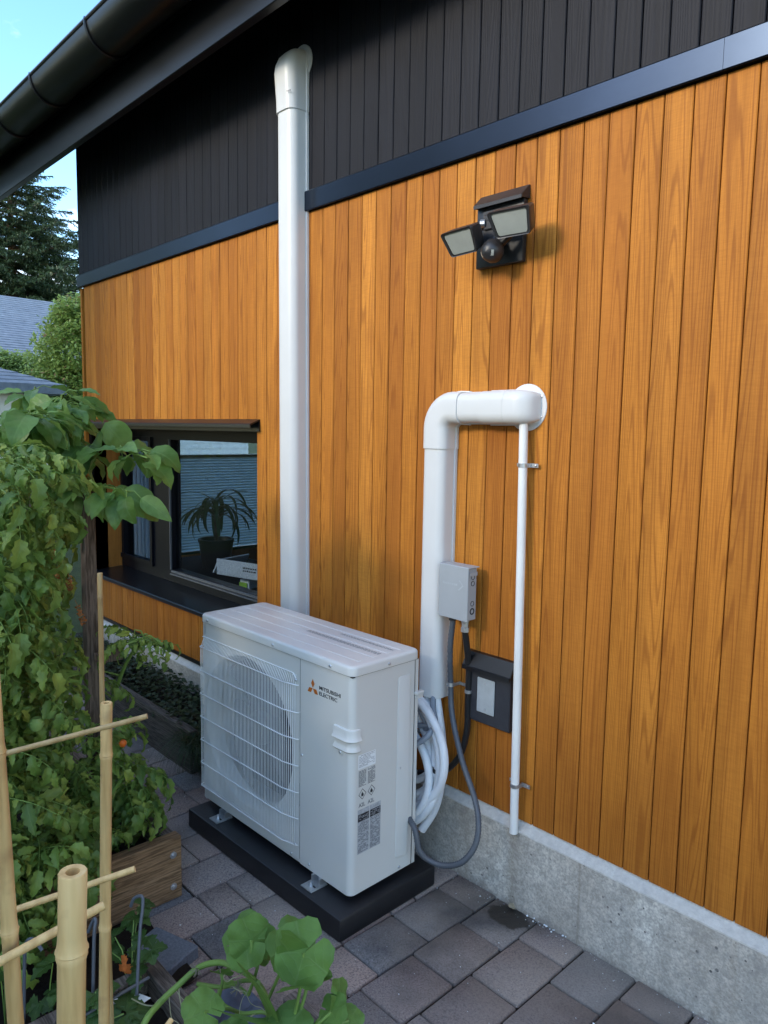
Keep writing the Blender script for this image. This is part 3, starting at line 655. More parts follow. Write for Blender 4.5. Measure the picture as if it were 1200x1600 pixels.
# ---- white drain pipe with two clips
dp = thing('drain_pipe', 'thin white drain pipe hanging down the boards from the bent pipe cover', 'drain pipe', (.580, -.045, .25))
MB().tube([(.0, 0, 0), (-.004, 0, .35), (-.012, .0, .9), (-.020, .0, 1.30)], .0132, 16).build('pipe', M['white_pipe'], dp)
for z, xo in ((1.145, -.017), (.155, -.002)):
    b = MB(); b.tube([(xo, 0, z - .006), (xo, 0, z + .006)], .0148, 18); b.box(xo + .013, xo + .040, .020, .0235, z - .006, z + .006); b.box(xo + .011, xo + .016, .0, .0235, z - .006, z + .006); b.box(xo - .036, xo - .013, .020, .0235, z - .005, z + .005)
    c = b.build('pipe_clip', M['galv'], dp); MB().lathe([(0, -.004), (.004, -.003), (.005, 0)], (xo + .031, .020, z), (0, 1, 0), 8).build('screw', M['galv'], c)

# ---- disconnect box, conduit, black cable, switch cover
bx = thing('junction_box', 'grey steel switch box beside the white pipe cover', 'electrical box', (.346, -.012, .98))
MB().bbox(-.058, .058, -.078, -.036, -.084, .084, .0025).build('enclosure', M['grey_box'], bx)
MB().bbox(-.061, .0605, -.0825, -.0785, -.086, .087, .0015).build('cover', M['grey_box'], bx)
MB().box(.0615, .063, -.076, -.04, .060, .072).bbox(-.061, .063, -.079, -.030, .0842, .0875, .001).build('cover_lip', M['grey_box'], bx)
b = MB()
for dz in (-.055, -.03, .035, .055): b.lathe([(0.0085 if dz > -.05 else .011, 0), (.0085 if dz > -.05 else .011, .0012), (.0068, .0012), (.0068, 0)], (.058, -.056, dz), (1, 0, 0), 16)
b.build('knockout', M['seam'], bx)
M['emboss'] = plain('raised grey marks', (.42, .45, .46), .4)
b = MB(); x = .020
b.add([(x, -.0832, .012), (x + .005, -.0832, .010), (x + .024, -.0832, .027), (x + .018, -.0832, .028)], [(0, 1, 2, 3)]); b.add([(x + .018, -.0832, .028), (x + .024, -.0832, .027), (x + .008, -.0832, .043), (x + .003, -.0832, .042)], [(0, 1, 2, 3)])
b.build('embossed_logo', M['emboss'], bx, False)
o = print_marks(.062, 1, .008, 0, 6, .003, .009).build('embossed_name', M['emboss'], bx, False); o.location = (-.045, -.0829, .024); o.rotation_euler = (pi / 2, 0, 0)
for zz_ in (-.05, .05): MB().box(-.05, .018, -.036, -.0, zz_ - .012, zz_ + .012).build('mounting_rail', M['galv'], bx)
MB().lathe([(.010, 0), (.0135, .0), (.0135, .010), (.0115, .012), (.0115, .026), (.014, .028), (.014, .042), (.009, .044)], (.032, -.056, -.084), (0, 0, -1), 6).build('cable_gland', M['galv'], bx)
MB().lathe([(.012, 0), (.0125, .0), (.0125, .014), (.010, .015)], (-.020, -.058, -.084), (0, 0, -1), 12).build('conduit_nut', M['black_plastic'], bx)
cdp = spline([(.328, -.070, .884), (.312, -.062, .782), (.304, -.046, .655), (.324, -.056, .555), (.392, -.082, .436), (.470, -.108, .345), (.512, -.135, .285), (.520, -.16, .223), (.495, -.19, .172), (.442, -.21, .145), (.396, -.23, .150), (.372, -.25, .180), (.350, -.25, .24), (.30, -.235, .26)], 22)
rr_ = [.0092 + (.0009 if (i % 3) == 0 else 0) for i in range(len(cdp))]
cdo = thing('flexible_conduit', 'grey ribbed conduit looping from the grey switch box to the back of the unit', 'conduit', (0, 0, 0))
MB().tube(cdp, rr_, 12).build('tube', M['conduit'], cdo, True, 60)
cl = MB().tube([(.304, -.047, .649), (.304, -.046, .661)], .0135, 16).box(.316, .345, -.016, -.0125, .650, .660).box(.3145, .3175, -.045, -.0125, .650, .660).build('clip', M['galv'], cdo)
MB().lathe([(0, -.004), (.004, -.003), (.005, 0)], (.334, -.016, .655), (0, 1, 0), 8).build('screw', M['galv'], cl)
bc = thing('black_cable', 'thick black cable running down behind the charcoal cover plate to the unit', 'cable', (0, 0, 0))
MB().tube(spline([(.378, -.068, .855), (.377, -.055, .80), (.374, -.036, .70), (.372, -.034, .60), (.370, -.036, .50), (.345, -.045, .41), (.28, -.06, .34), (.20, -.08, .32)], 8), .0105, 10).build('sheath', M['black_plastic'], bc)
MB().tube([(.373, -.036, .642), (.373, -.036, .652)], .0125, 12).box(.345, .363, -.016, -.0125, .643, .651).build('clip', M['galv'], bc)
pb = thing('outlet_cover', 'charcoal board with black hood and a blank metal plate beside the drain pipe', 'cover plate', (.447, -.012, .655))
MB().bbox(-.092, .092, -.022, 0, -.100, .105, .003).build('backing_board', M['plate_board'], pb)
hh = MB().prism([(0, .128), (-.003, .128), (-.014, .126), (-.038, .084), (-.041, .082), (-.041, .070), (-.037, .070), (-.036, .080), (-.012, .120), (0, .122)], -.090, .100, axis=0)
[hh.prism([(-.0005, .1275), (-.0005, .078), (-.036, .076), (-.037, .083), (-.013, .1255)], xx, xx + .002, axis=0) for xx in (-.092, .100)]; hh.build('hood', M['black_metal'], pb, False)
pt = MB().bbox(-.036, .034, -.0275, -.0222, -.062, .052, .002).build('blank_plate', M['alu'], pb)
for dz in (-.048, .038): MB().lathe([(0, -.002), (.0025, -.0015), (.003, 0)], (-.001, -.0275, dz), (0, 1, 0), 10).build('screw', M['galv'], pt)

# ---- coil of insulated pipes behind the unit
ci = thing('pipe_coil', 'coiled white insulated pipes hanging behind the right side of the unit', 'pipe coil', (0, 0, 0))
def coil(cx, cz, rx, rz, y0, y1, a0, a1, rad, mat, name, tip=None):
    pts = []
    for i in range(37):
        t = i / 36; a = radians(lin(a0, a1, t)); pts.append((cx + rx * cos(a), lin(y0, y1, t), cz + rz * sin(a)))
    return MB().tube(pts, rad, 12).build(name, M[mat], ci)
coil(.135, .435, .205, .185, -.105, -.17, 100, -150, .0135, 'insul', 'insulated_pipe')
coil(.155, .420, .222, .190, -.125, -.19, 85, -140, .0142, 'insul', 'insulated_pipe')
coil(.115, .400, .185, .190, -.085, -.165, 70, -130, .0132, 'insul', 'insulated_pipe')
coil(.090, .430, .215, .250, -.075, -.14, 30, -110, .0132, 'insul', 'insulated_pipe')
coil(.100, .365, .200, .195, -.10, -.19, 60, -100, .0135, 'insul', 'insulated_pipe')
coil(.120, .385, .235, .235, -.115, -.20, 70, -120, .0138, 'insul', 'insulated_pipe')
coil(.145, .45, .175, .15, -.09, -.15, 110, -160, .0132, 'insul', 'insulated_pipe')
coil(.130, .345, .195, .165, -.135, -.205, 80, -120, .0135, 'insul', 'insulated_pipe')
MB().tube(spline([(.232, -.055, .66), (.262, -.06, .57), (.30, -.075, .45), (.312, -.09, .33), (.304, -.11, .24), (.275, -.14, .165)], 7), .0145, 14, cap=False).build('insulated_pipe', M['insul'], ci)
MB().tube(spline([(.282, -.132, .178), (.275, -.14, .168)], 2), .0118, 14).build('foam_end', M['tape'], ci)
MB().tube([(.285, -.13, .185), (.262, -.155, .150), (.235, -.165, .142)], .0048, 8).build('copper_tube', M['copper'], ci)
MB().tube(spline([(.205, -.05, .66), (.212, -.06, .60), (.26, -.09, .53), (.305, -.115, .46), (.318, -.13, .40)], 7), .0135, 12).build('insulated_pipe', M['insul'], ci)
MB().tube(spline([(.238, -.055, .64), (.268, -.09, .575), (.306, -.12, .545), (.309, -.15, .512), (.285, -.175, .482), (.24, -.19, .462)], 8), .0098, 10).build('grey_cable', M['cable_grey'], ci)
MB().tube(spline([(.195, -.10, .60), (.245, -.12, .552), (.268, -.115, .515), (.22, -.11, .48)], 8), .0088, 10).build('grey_cable', M['cable_grey'], ci)
MB().tube(spline([(.19, -.12, .505), (.24, -.125, .512), (.292, -.12, .532)], 6), .0088, 10).build('grey_cable', M['cable_grey'], ci)
a = radians(-18); MB().tube([(.135 + .205 * cos(radians(q_)), -.135, .435 + .185 * sin(radians(q_))) for q_ in (-11, -13, -15)], .0145, 14).build('tape_band', M['tape'], ci)

# ---- outdoor unit on its pad (local frame: x along the front, y to the wall)
AX, AY, AYAW = -.5204, -.5057, .0163
pd = thing('equipment_pad', 'low black plastic pad standing on the pavers under the unit', 'pad', (.3497, -.5558, 0), AYAW)
MB().bbox(-.872, 0, 0, .417, .0, .0737, .009, seg=2).build('slab', M['pad'], pd)
ac = thing('outdoor_unit', 'cream white heat pump outdoor unit with wire fan guard and diamond logo', 'heat pump', (AX, AY, .1), AYAW)
Z0, Z1, ZT = 0.0, .678, .7105   # local z (body bottom .1 world)
BW_, BD = .84, .280
def wrap_path(x0, ye, off=0, r=.022, n=8):
    p = [(x0, 0 - off)]
    for i in range(n + 1): t = radians(-90 + 90 * i / n); p.append((BW_ - r + (r + off) * cos(t), r + (r + off) * sin(t)))
    p.append((BW_ + off, ye)); return p
def strip(b, path, z0, z1, seg=1):
    n = len(path); vs = [(x, y, z0) for x, y in path] + [(x, y, z1) for x, y in path]
    b.add(vs, [(i, i + 1, n + i + 1, n + i) for i in range(n - 1)])
b = MB(); strip(b, wrap_path(.596, .262), .012, Z1); b.build('front_panel', M['ac_white'], ac, True, 60)
b = MB(); strip(b, wrap_path(.596, .262, -.0012), .0, .012)
strip(b, [(BW_ - .001, .266), (BW_ - .001, BD), (0, BD), (0, .02), (.005, .005), (.02, 0), (.03, 0)], 0, Z1); b.build('side_panel', M['ac_white'], ac, True, 60)
# fan panel with round opening
fc = (.292, .345); FR = .268; x0, x1, z0, z1 = .012, .594, .012, Z1; n = 72; vs = []; 
for i in range(n):
    t = 2 * pi * i / n; vs.append((fc[0] + FR * cos(t), 0, fc[1] + FR * sin(t)))
for i in range(n):
    t = 2 * pi * i / n; vs.append((fc[0] + (FR + .010) * cos(t), -.006 if False else 0, fc[1] + (FR + .010) * sin(t)))
for i in range(n):
    t = 2 * pi * i / n; c_, s_ = cos(t), sin(t); k = 9
    for lim, d, q_ in ((x1 - fc[0], c_, 0), (fc[0] - x0, -c_, 0), (z1 - fc[1], s_, 0), (fc[1] - z0, -s_, 0)):
        if d > 1e-6: k = min(k, lim / d)
    vs.append((fc[0] + k * c_, 0, fc[1] + k * s_))
fs = [(i, (i + 1) % n, n + (i + 1) % n, n + i) for i in range(n)] + [(n + i, n + (i + 1) % n, 2 * n + (i + 1) % n, 2 * n + i) for i in range(n)]
b = MB().add(vs, fs)
for cx_, cz_ in ((x0, z0), (x1, z0), (x0, z1), (x1, z1)):   # fill the four corners
    cs = [v for v in vs[2 * n:]]; ax_ = [v for v in cs if abs(v[0] - cx_) < 1e-6]; az_ = [v for v in cs if abs(v[2] - cz_) < 1e-6]
    if ax_ and az_:
        va = min(ax_, key=lambda v: abs(v[2] - cz_)); vb = min(az_, key=lambda v: abs(v[0] - cx_)); b.add([va, vb, (cx_, 0, cz_)], [(0, 1, 2)])
bell = [(FR, 0), (FR - .003, .002), (FR - .008, .010), (FR - .011, .028), (FR - .011, .060)]
nb = len(bell); vs2 = [(fc[0] + r_ * cos(2 * pi * i / n), y_, fc[1] + r_ * sin(2 * pi * i / n)) for r_, y_ in bell for i in range(n)]
b.add(vs2, [(i * n + j, i * n + (j + 1) % n, (i + 1) * n + (j + 1) % n, (i + 1) * n + j) for i in range(nb - 1) for j in range(n)])
b.build('fan_panel', M['ac_white'], ac, True, 30)
MB().box(.594, .596, .001, .006, .012, Z1).build('panel_seam', M['seam'], ac)
MB().box(.015, .58, .20, .202, .02, .66).build('heat_exchanger', M['fin'], ac)
# base lip and lid
b = MB(); b.prism([(x, y) for x, y in [(.004, .004), (.80, .004)]] + [(BW_ - .022 + .02 * cos(radians(t)), .022 + .02 * sin(radians(t))) for t in range(-90, 1, 15)] + [(BW_ - .002, BD - .004), (.004, BD - .004)], .0, .010, axis=2)
b.build('base_pan', M['ac_white'], ac)
b = MB(); o_ = .0045
def lidring(o, z): 
    return [(x, y, z) for x, y in rrect(-o, BW_ + o, -o, BD + o, max(.004, .022 + o), 6)]
rings = [lidring(.003, Z1 + .003), lidring(o_, Z1 + .003), lidring(o_, ZT - .009), lidring(o_ - .002, ZT - .004), lidring(o_ - .006, ZT - .001), lidring(o_ - .012, ZT)]
n = len(rings[0]); vs = [p for q_ in rings for p in q_]
fs = [(i * n + j, i * n + (j + 1) % n, (i + 1) * n + (j + 1) % n, (i + 1) * n + j) for i in range(5) for j in range(n)] + [tuple(range(5 * n, 6 * n)), tuple(range(n))[::-1]]
b.add(vs, fs); lid = b.build('lid', M['ac_white'], ac, True, 40)
MB().box(.002, BW_ - .002, .002, BD - .002, Z1 - .002, Z1 + .0028).build('lid_gap', M['seam'], ac)
for yy in (.055, .115, .175, .232):
    MB().prism([(yy - .007, ZT), (yy - .0045, ZT + .0012), (yy + .0045, ZT + .0012), (yy + .007, ZT)], .03, .81, axis=0).build('lid_ridge', M['ac_white'], lid, False)
# faint print along two ridges
r = random.Random(3); b = MB()
for (xa, xb, yc, rows) in ((.447, .80, .145, 3), (.55, .80, .204, 2)):
    for q_ in range(rows):
        x = xa
        while x < xb:
            L = r.uniform(.006, .018); yy = yc + (q_ - (rows - 1) / 2) * .006
            b.add([(x, yy, ZT + .0006), (min(x + L, xb), yy, ZT + .0006), (min(x + L, xb), yy + .0026, ZT + .0006), (x, yy + .0026, ZT + .0006)], [(0, 1, 2, 3)]); x += L + .003
b.build('printed_notice', M['ink_grey'], lid, False)
def screw(p, ax, parent=None): return MB().lathe([(0, -.0035), (.0035, -.003), (.0045, -.001), (.0055, 0)], p, ax, 10).build('screw', M['galv'], parent or ac)
for x_, z_ in ((.050, Z1 + .014), (.455, Z1 + .014), (.745, Z1 + .014)): screw((x_, -.0045, z_), (0, 1, 0), lid)
screw((BW_ + .0045, .145, Z1 + .014), (-1, 0, 0), lid)
for x_, z_ in ((.606, .368), (.552, .016), (.645, .019)): screw((x_, 0, z_), (0, 1, 0))
for y_, z_ in ((.203, .344), (.208, .012)): screw((BW_, y_, z_), (-1, 0, 0))
# side panel emboss
b = MB(); f = rrect(.188, .246, .045, .64, .012, 4); f2 = rrect(.191, .243, .048, .637, .010, 4); n = len(f)
vs = [(BW_ + .0003, y, z) for y, z in f] + [(BW_ + .0025, y, z) for y, z in f2]
b.add(vs, [(i, (i + 1) % n, n + (i + 1) % n, n + i) for i in range(n)] + [tuple(range(n, 2 * n))]); b.build('service_cover', M['ac_white'], ac)
MB().box(BW_ - .0005, BW_ + .0002, .2615, .2635, .0, Z1).build('panel_seam', M['seam'], ac)
MB().bbox(BW_ - .004, BW_ + .012, .262, .296, .565, .575, .002).bbox(BW_ - .004, BW_ + .008, .270, .296, .552, .565, .002).build('pipe_bracket', M['ac_white'], ac)
# corner hand grip
b = MB(); prof = [(.519, .0), (.517, .006), (.508, .0075), (.495, .008), (.489, .012), (.486, .0135), (.483, .010), (.482, .0018), (.470, .0012), (.462, .003), (.457, .008), (.453, .009), (.449, .006), (.447, 0)]
pth = wrap_path(.764, .030); pn = [(0, -1)] + [(cos(radians(-90 + 90 * i / 8)), sin(radians(-90 + 90 * i / 8))) for i in range(9)] + [(1, 0)]
np_ = len(pth); vs = []
for z, off in prof:
    for (x, y), (nx, ny) in zip(pth, pn): vs.append((x + nx * off, y + ny * off, z))
fs = [(i * np_ + j, i * np_ + j + 1, (i + 1) * np_ + j + 1, (i + 1) * np_ + j) for i in range(len(prof) - 1) for j in range(np_ - 1)]
k0, k1 = len(vs), 0
b.add(vs, fs)
for e in (0, np_ - 1):       # close the two ends
    q_ = [vs[i * np_ + e] for i in range(len(prof))]; b.add(q_, [tuple(range(len(q_)))])
b.bbox(.782, .802, -.003, .0, .432, .450, .002); grip = b.build('hand_grip', M['ac_white'], ac, True, 40); screw((.792, -.003, .441), (0, 1, 0), grip)
# logo and name
b = MB(); cx_, cz_ = .6585, .600; 
for a0 in (90, 210, 330):
    a = radians(a0); d = V((cos(a), 0, sin(a))); s_ = V((-sin(a), 0, cos(a))); o_ = V((cx_, -.0006, cz_))
    b.add([o_ + d * .0005, o_ + d * .0150 + s_ * .0086, o_ + d * .0295, o_ + d * .0150 - s_ * .0086], [(0, 3, 2, 1)])
b.build('diamond_logo', M['orange_logo'], ac, False)
for txt, z_, w_ in (('MITSUBISHI', .6050, .099), ('ELECTRIC', .5872, .084)):
    me = text_mesh(txt, .0164, w_); me.materials.append(M['ink']); o = link('lettering', me, ac); o.location = (.690, -.0006, z_); o.rotation_euler = (pi / 2, 0, 0)
# stickers on the right side
def side_sheet(name, y0, y1, z0, z1, mat, off=.0006):
    return MB().add([(BW_ + off, y0, z0), (BW_ + off, y1, z0), (BW_ + off, y1, z1), (BW_ + off, y0, z1)], [(0, 1, 2, 3)]).build(name, mat, ac, False)
def lines(par, y0, y1, z0, z1, h, gap, seed, mat, off=.0009, fill=.8):
    r = random.Random(seed); b = MB(); z = z1
    while z - h > z0:
        y = y0
        while y < y1:
            L = r.uniform(.003, .014)
            if r.random() < fill: b.add([(BW_ + off, y, z - h), (BW_ + off, min(y + L, y1), z - h), (BW_ + off, min(y + L, y1), z), (BW_ + off, y, z)], [(0, 1, 2, 3)])
            y += L + .0015
        z -= h + gap
    return b.build('printed_text', mat, par, False)
s1 = side_sheet('data_sticker', .026, .097, .392, .437, M['label_white']); lines(s1, .030, .093, .396, .434, .0012, .0030, 1, M['ink_grey'])
s2 = side_sheet('warning_sticker', .027, .062, .270, .3895, M['ac_white']); s3 = side_sheet('warning_sticker', .065, .100, .270, .3895, M['ac_white'])
for par, y0 in ((s2, .029), (s3, .066)):
    lines(par, y0, y0 + .030, .335, .387, .0022, .0014, int(y0 * 1e4), M['ink_grey'], fill=.9)
    yc, zc = y0 + .0155, .313; b = MB()
    def dia(r_): return [(BW_ + .0011, yc, zc - r_), (BW_ + .0011, yc + r_ * .88, zc), (BW_ + .0011, yc, zc + r_), (BW_ + .0011, yc - r_ * .88, zc)]
    b.add(dia(.0175) + dia(.0150), [(0, 1, 5, 4), (1, 2, 6, 5), (2, 3, 7, 6), (3, 0, 4, 7)])
    b.add([(BW_ + .0011, yc + p * .001, zc + q_ * .001) for p, q_ in [(-4, -7), (4, -7), (5.5, -2), (3, 3), (1.5, 1), (.5, 8), (-3, 4), (-5, -1)]], [tuple(range(8))])
    b.build('flame_diamond', M['ink'], par, False)
    me = text_mesh('A2L', .0175, .026); me.materials.append(M['ink_grey']); o = link('lettering', me, par); o.matrix_local = Matrix(((0, 0, 1, BW_ + .0011), (1, 0, 0, y0 + .001), (0, 1, 0, .274), (0, 0, 0, 1)))
for y0, y1, sd_ in ((.027, .074, 5), (.0765, .122, 8)):
    s4 = side_sheet('instruction_sticker', y0, y1, .126, .266, M['label_grey'])
    side_sheet('dark_heading', y0 + .001, y1 - .001, .228, .251, M['ink'], .0009).parent = s4
    lines(s4, y0 + .003, y1 - .003, .230, .248, .0016, .0022, sd_, M['label_grey'], .0013, .8)
    lines(s4, y0 + .003, y1 - .003, .129, .225, .0022, .0020, sd_ + 1, M['ink_grey'], .0010, .7)
# wire fan guard
def gy(x): return -.016 if x < .530 else lin(-.016, -.003, (x - .530) / .052)
b = MB(); x = .020
while x < .580:
    y = gy(x)
    b.tube([(x, 0, .052), (x, y + .004, .056), (x, y, .062), (x, y, .585), (x, y * .55, .603), (x, -.001, .624)], .00135, 4, cap=False); x += .0084
gd = b.build('fan_guard', M['wire'], ac, True, 80)
for z_ in (.058, .148, .236, .325, .413, .500, .590):
    MB().tube([(.010, -.0005, z_), (.013, -.014, z_), (.020, -.0185, z_), (.526, -.0185, z_), (.540, -.015, z_ + .0), (.582, -.005, z_), (.588, -.001, z_)], .0021, 6).build('wire', M['wire'], gd)
MB().tube([(.012, -.002, .624), (.56, -.002, .624), (.575, -.002, .61)], .0021, 6).build('wire', M['wire'], gd)
for z_ in (.606, .060): screw((.578, -.004, z_), (0, 1, 0), gd)
# fan
fan = MB().lathe([(0, -.02), (.045, -.018), (.060, -.005), (.062, .05)], (fc[0], .055, fc[1]), (0, 1, 0), 28).build('fan_hub', M['blade'], ac)
for q_ in range(3):
    a0 = radians(120 * q_ + 38); vs = []; nr, na = 6, 9
    for i in range(nr + 1):
        r_ = lin(.055, .246, i / nr)
        for j in range(na + 1):
            t = j / na; a = a0 + radians(88) * t + .30 * (i / nr) ** 1.5; vs.append((fc[0] + r_ * cos(a), .045 + .055 * (1 - t) * (.5 + .5 * i / nr) + .01, fc[1] + r_ * sin(a)))
    MB().add(vs, [(i * (na + 1) + j, i * (na + 1) + j + 1, (i + 1) * (na + 1) + j + 1, (i + 1) * (na + 1) + j) for i in range(nr) for j in range(na)]).build('fan_blade', M['blade'], fan)
# mounting feet
for x_ in (.118, .660):
    b = MB(); b.bbox(x_, x_ + .054, -.046, .020, -.0262, -.0222, .001); b.box(x_ + .006, x_ + .012, -.008, .018, -.0222, -.0005); b.box(x_ + .042, x_ + .048, -.008, .018, -.0222, -.0005); b.box(x_ + .006, x_ + .048, .018, .022, -.0222, -.0005)
    ft = b.build('foot', M['galv'], ac, False)
    MB().tube([(x_ + .022, -.022, -.0222), (x_ + .022, -.022, -.010)], .0042, 8).lathe([(.0078, 0), (.0078, .005), (0, .005)], (x_ + .022, -.022, -.0222), (0, 0, 1), 6).build('bolt', M['galv'], ft)
    MB().tube([(x_ + .034, -.022, -.0219), (x_ + .044, -.022, -.0219)], .003, 6).build('slot', M['seam'], ft)
    MB().bbox(x_, x_ + .054, BD - .02, BD + .046, -.0262, -.0005, .001).build('foot', M['galv'], ac, False)

# ------------------------------------------------------------------ leaves
def leaflet(b, base, d, nrm, L, w, r, curl=.25, teeth=True, n=7, fold=.25, wavy=.08):
    base = V(base); d = V(d).normalized(); nrm = (V(nrm) - d * V(nrm).dot(d)).normalized(); s_ = d.cross(nrm)
    vs = []; uv = []; p = base.copy(); dd = d.copy(); nn = nrm.copy(); ph = r.uniform(0, 6)
    for i in range(n + 1):
        t = i / n
        ww = w * (sin(pi * t ** .75) ** .8) * (1 - .25 * t) if 0 < t < 1 else 0.001 * w
        if teeth and 0 < i < n: ww *= 1.18 if i % 2 else .78
        wv = wavy * w * sin(ph + i * 1.9)
        for u in (-1, -.5, 0, .5, 1):
            vs.append(p + s_ * (u * ww) + nn * (abs(u) ** 1.3 * ww * fold + (wv if abs(u) == 1 else wv * .3 if u else 0) * (1 if u > 0 else -.6))); uv.append((u, t))
        c_, s2 = cos(curl / n * 2), sin(curl / n * 2); dd, nn = dd * c_ - nn * s2, nn * c_ + dd * s2
        p = p + dd * (L / n)
    b.add(vs, [(5 * i + j, 5 * i + j + 1, 5 * i + j + 6, 5 * i + j + 5) for i in range(n) for j in range(4)], uv)
def tomato_leaf(seed, L=.20):
    r = random.Random(seed); b = MB(); droop = r.uniform(.7, 1.7); n = 8; P = [V((0, 0, 0))]; D = [V((0, 1, 0))]
    for i in range(n): a = -droop * (i + 1) / n * .9 + .25; P.append(P[-1] + V((r.uniform(-.05, .05), cos(a), sin(a))) * (L / n)); D.append((P[-1] - P[-2]).normalized())
    b.tube(P, [.0022 * (1 - .08 * i) for i in range(n + 1)], 5, mi=1)
    for i, ll in ((2, .26), (4, .36), (6, .36), (7, .28)):
        for sd in (-1, 1):
            d = (D[i] * .6 + V((sd, 0, -.2 + r.uniform(-.25, .2)))).normalized(); l_ = L * ll * r.uniform(.75, 1.1)
            leaflet(b, P[i] + V((sd * .003, 0, 0)), d, (r.uniform(-.5, .5), r.uniform(-.4, .4), 1), l_, l_ * .21, r, r.uniform(.3, 1.3), n=9, fold=.35, wavy=.2)
        if i < 7:
            for sd in (-1, 1): leaflet(b, P[i + 1], V((sd, .3, 0)), (r.uniform(-.4, .4), 0, 1), L * .11, L * .035, r, .2, n=4)
    leaflet(b, P[-1], D[-1], (0, .3, 1), L * .40, L * .095, r, r.uniform(.4, 1.2), n=9, fold=.35, wavy=.22)
    return b.mesh('leaf', [M['tomato_leaf'], M['stem_green']], True, 85)
tomato_meshes = [tomato_leaf(i) for i in range(9)]
def simple_leaf(seed, L, w, curl, mat='bean_leaf', n=12, stalk=.0):
    r = random.Random(seed); b = MB(); leaflet(b, (0, stalk, 0), (0, 1, .1), (0, 0, 1), L, w, r, curl, teeth=False, n=n, fold=.22, wavy=.09)
    if stalk: b.tube([(0, 0, -.0), (0, stalk, 0)], .0016, 5, mi=1)
    return b.mesh('leaf', [M[mat], M['stem_green']], True, 85)
bean_meshes = [simple_leaf(i, .135, .036 + .006 * (i % 3), .3 + .25 * (i % 3)) for i in range(6)]
def frame(p, d, nrm=(0, 0, 1), sc=1.0, roll=0):
    d = V(d).normalized(); nrm = V(nrm); nrm = nrm - d * nrm.dot(d)
    if nrm.length < .05: nrm = V((1, 0, 0)) - d * d.x
    nrm.normalize(); x = d.cross(nrm); R3 = Matrix((x, d, nrm)).transposed() @ Matrix.Rotation(roll, 3, 'Y')
    m4 = (R3 * sc).to_4x4(); m4.translation = V(p); return m4

def tomato_plant(base, stems, blobs, count, label, seed, sc=(.8, 1.3), fruits=()):
    r = random.Random(seed); pl = thing('tomato_plant', label, 'tomato plant', base, group='tomato plants in the raised bed'); B = V(base)
    sb = MB(); paths = []
    for s_ in stems:
        pts = spline([V(p) - B for p in s_], 6); paths += pts; sb.tube(pts, [lin(.009, .004, i / len(pts)) for i in range(len(pts))], 7)
    placed = 0
    while placed < count:
        c_, rad = r.choices(blobs, [b_[1][0] * b_[1][1] * b_[1][2] + .01 for b_ in blobs])[0]
        q_ = V((r.gauss(0, 1), r.gauss(0, 1), r.gauss(0, 1))).normalized(); rr2 = r.uniform(.15, 1) ** .45
        p = V(c_) + V((q_.x * rad[0], q_.y * rad[1], q_.z * rad[2])) * rr2 - B
        d = V((q_.x, q_.y, q_.z * .5 - .05)) + V((r.uniform(-.5, .5), r.uniform(-.5, .5), r.uniform(-.3, .3)))
        s_ = r.uniform(*sc); near = min(paths, key=lambda t: (t - p).length)
        p0 = p - d.normalized() * .06
        if (near - p0).length < .45 and r.random() < .8:
            mid = (near + p0) / 2 + V((0, 0, .02)); sb.tube([near, mid, p0], [.0032, .0026, .002], 5, cap=False)
        link('leaf', r.choice(tomato_meshes), pl, mat4=frame(p0, d, (r.uniform(-.4, .4), r.uniform(-.4, .4), 1), s_, r.uniform(-.5, .5))); placed += 1
    sb.build('stem', M['stem_green'], pl)
    for p, rad, mt in fruits:
        link('tomato', MB().lathe([(0, -rad), (rad * .6, -rad * .8), (rad, -.1 * rad), (rad * .95, rad * .4), (rad * .5, rad * .85), (0, rad * .75)], (0, 0, 0), (0, 0, 1), 16).mesh('tomato', M[mt]), pl, loc=V(p) - B)
    return pl

# ------------------------------------------------------------------ raised beds
bd1 = thing('raised_bed', 'brown board raised bed with two bolts at its near corner holding the tomatoes', 'raised bed', (-.16, -.785, 0))
MB().bbox(-.040, 0, -.82, 0, .0, .205, .003).build('end_board', M['bed_wood'], bd1)
MB().bbox(-2.5, -.0405, -.042, -.002, .0, .200, .003).build('long_board', M['bed_rail'], bd1)
MB().bbox(-2.5, -.0405, -.82, -.78, .0, .200, .003).build('long_board', M['bed_rail'], bd1)
MB().bbox(-2.54, -2.5005, -.82, 0, .0, .200, .003).build('end_board', M['bed_wood'], bd1)
for z_ in (.045, .15): MB().lathe([(.011, 0), (.011, .003), (.006, .0035), (.006, .007), (0, .008)], (.0, -.030, z_), (1, 0, 0), 12).build('bolt', M['galv'], bd1)
def soil_patch(x0, x1, y0, y1, z, seed, name='bed_soil'):
    r = random.Random(seed); nx, ny = int((x1 - x0) / .03), int((y1 - y0) / .03); b = MB()
    vs = [(lin(x0, x1, i / nx), lin(y0, y1, j / ny), z + r.uniform(-.008, .008)) for i in range(nx + 1) for j in range(ny + 1)]
    b.add(vs, [(i * (ny + 1) + j, (i + 1) * (ny + 1) + j, (i + 1) * (ny + 1) + j + 1, i * (ny + 1) + j + 1) for i in range(nx) for j in range(ny)]); return b.build(name, M['soil'], kind='structure')
soil_patch(-2.65, -.205, -1.56, -.83, .135, 1)
soil_patch(-.14, .205, -1.75, -.93, .012, 2, 'garden_soil')
soil_patch(.205, 1.75, -1.85, -1.092, .075, 3)
bd2 = thing('raised_bed', 'weathered grey timber bed edge below the pumpkin vine', 'raised bed', (.205, -1.09, 0))
MB().bbox(0, 1.5, 0.0, .040, 0, .13, .003).build('long_board', M['grey_timber'], bd2)
MB().bbox(-.0, .038, -.76, -.0005, 0, .128, .003).build('end_board', M['grey_timber'], bd2)
MB().bbox(1.46, 1.5, -.76, -.0005, 0, .128, .003).build('end_board', M['grey_timber'], bd2)
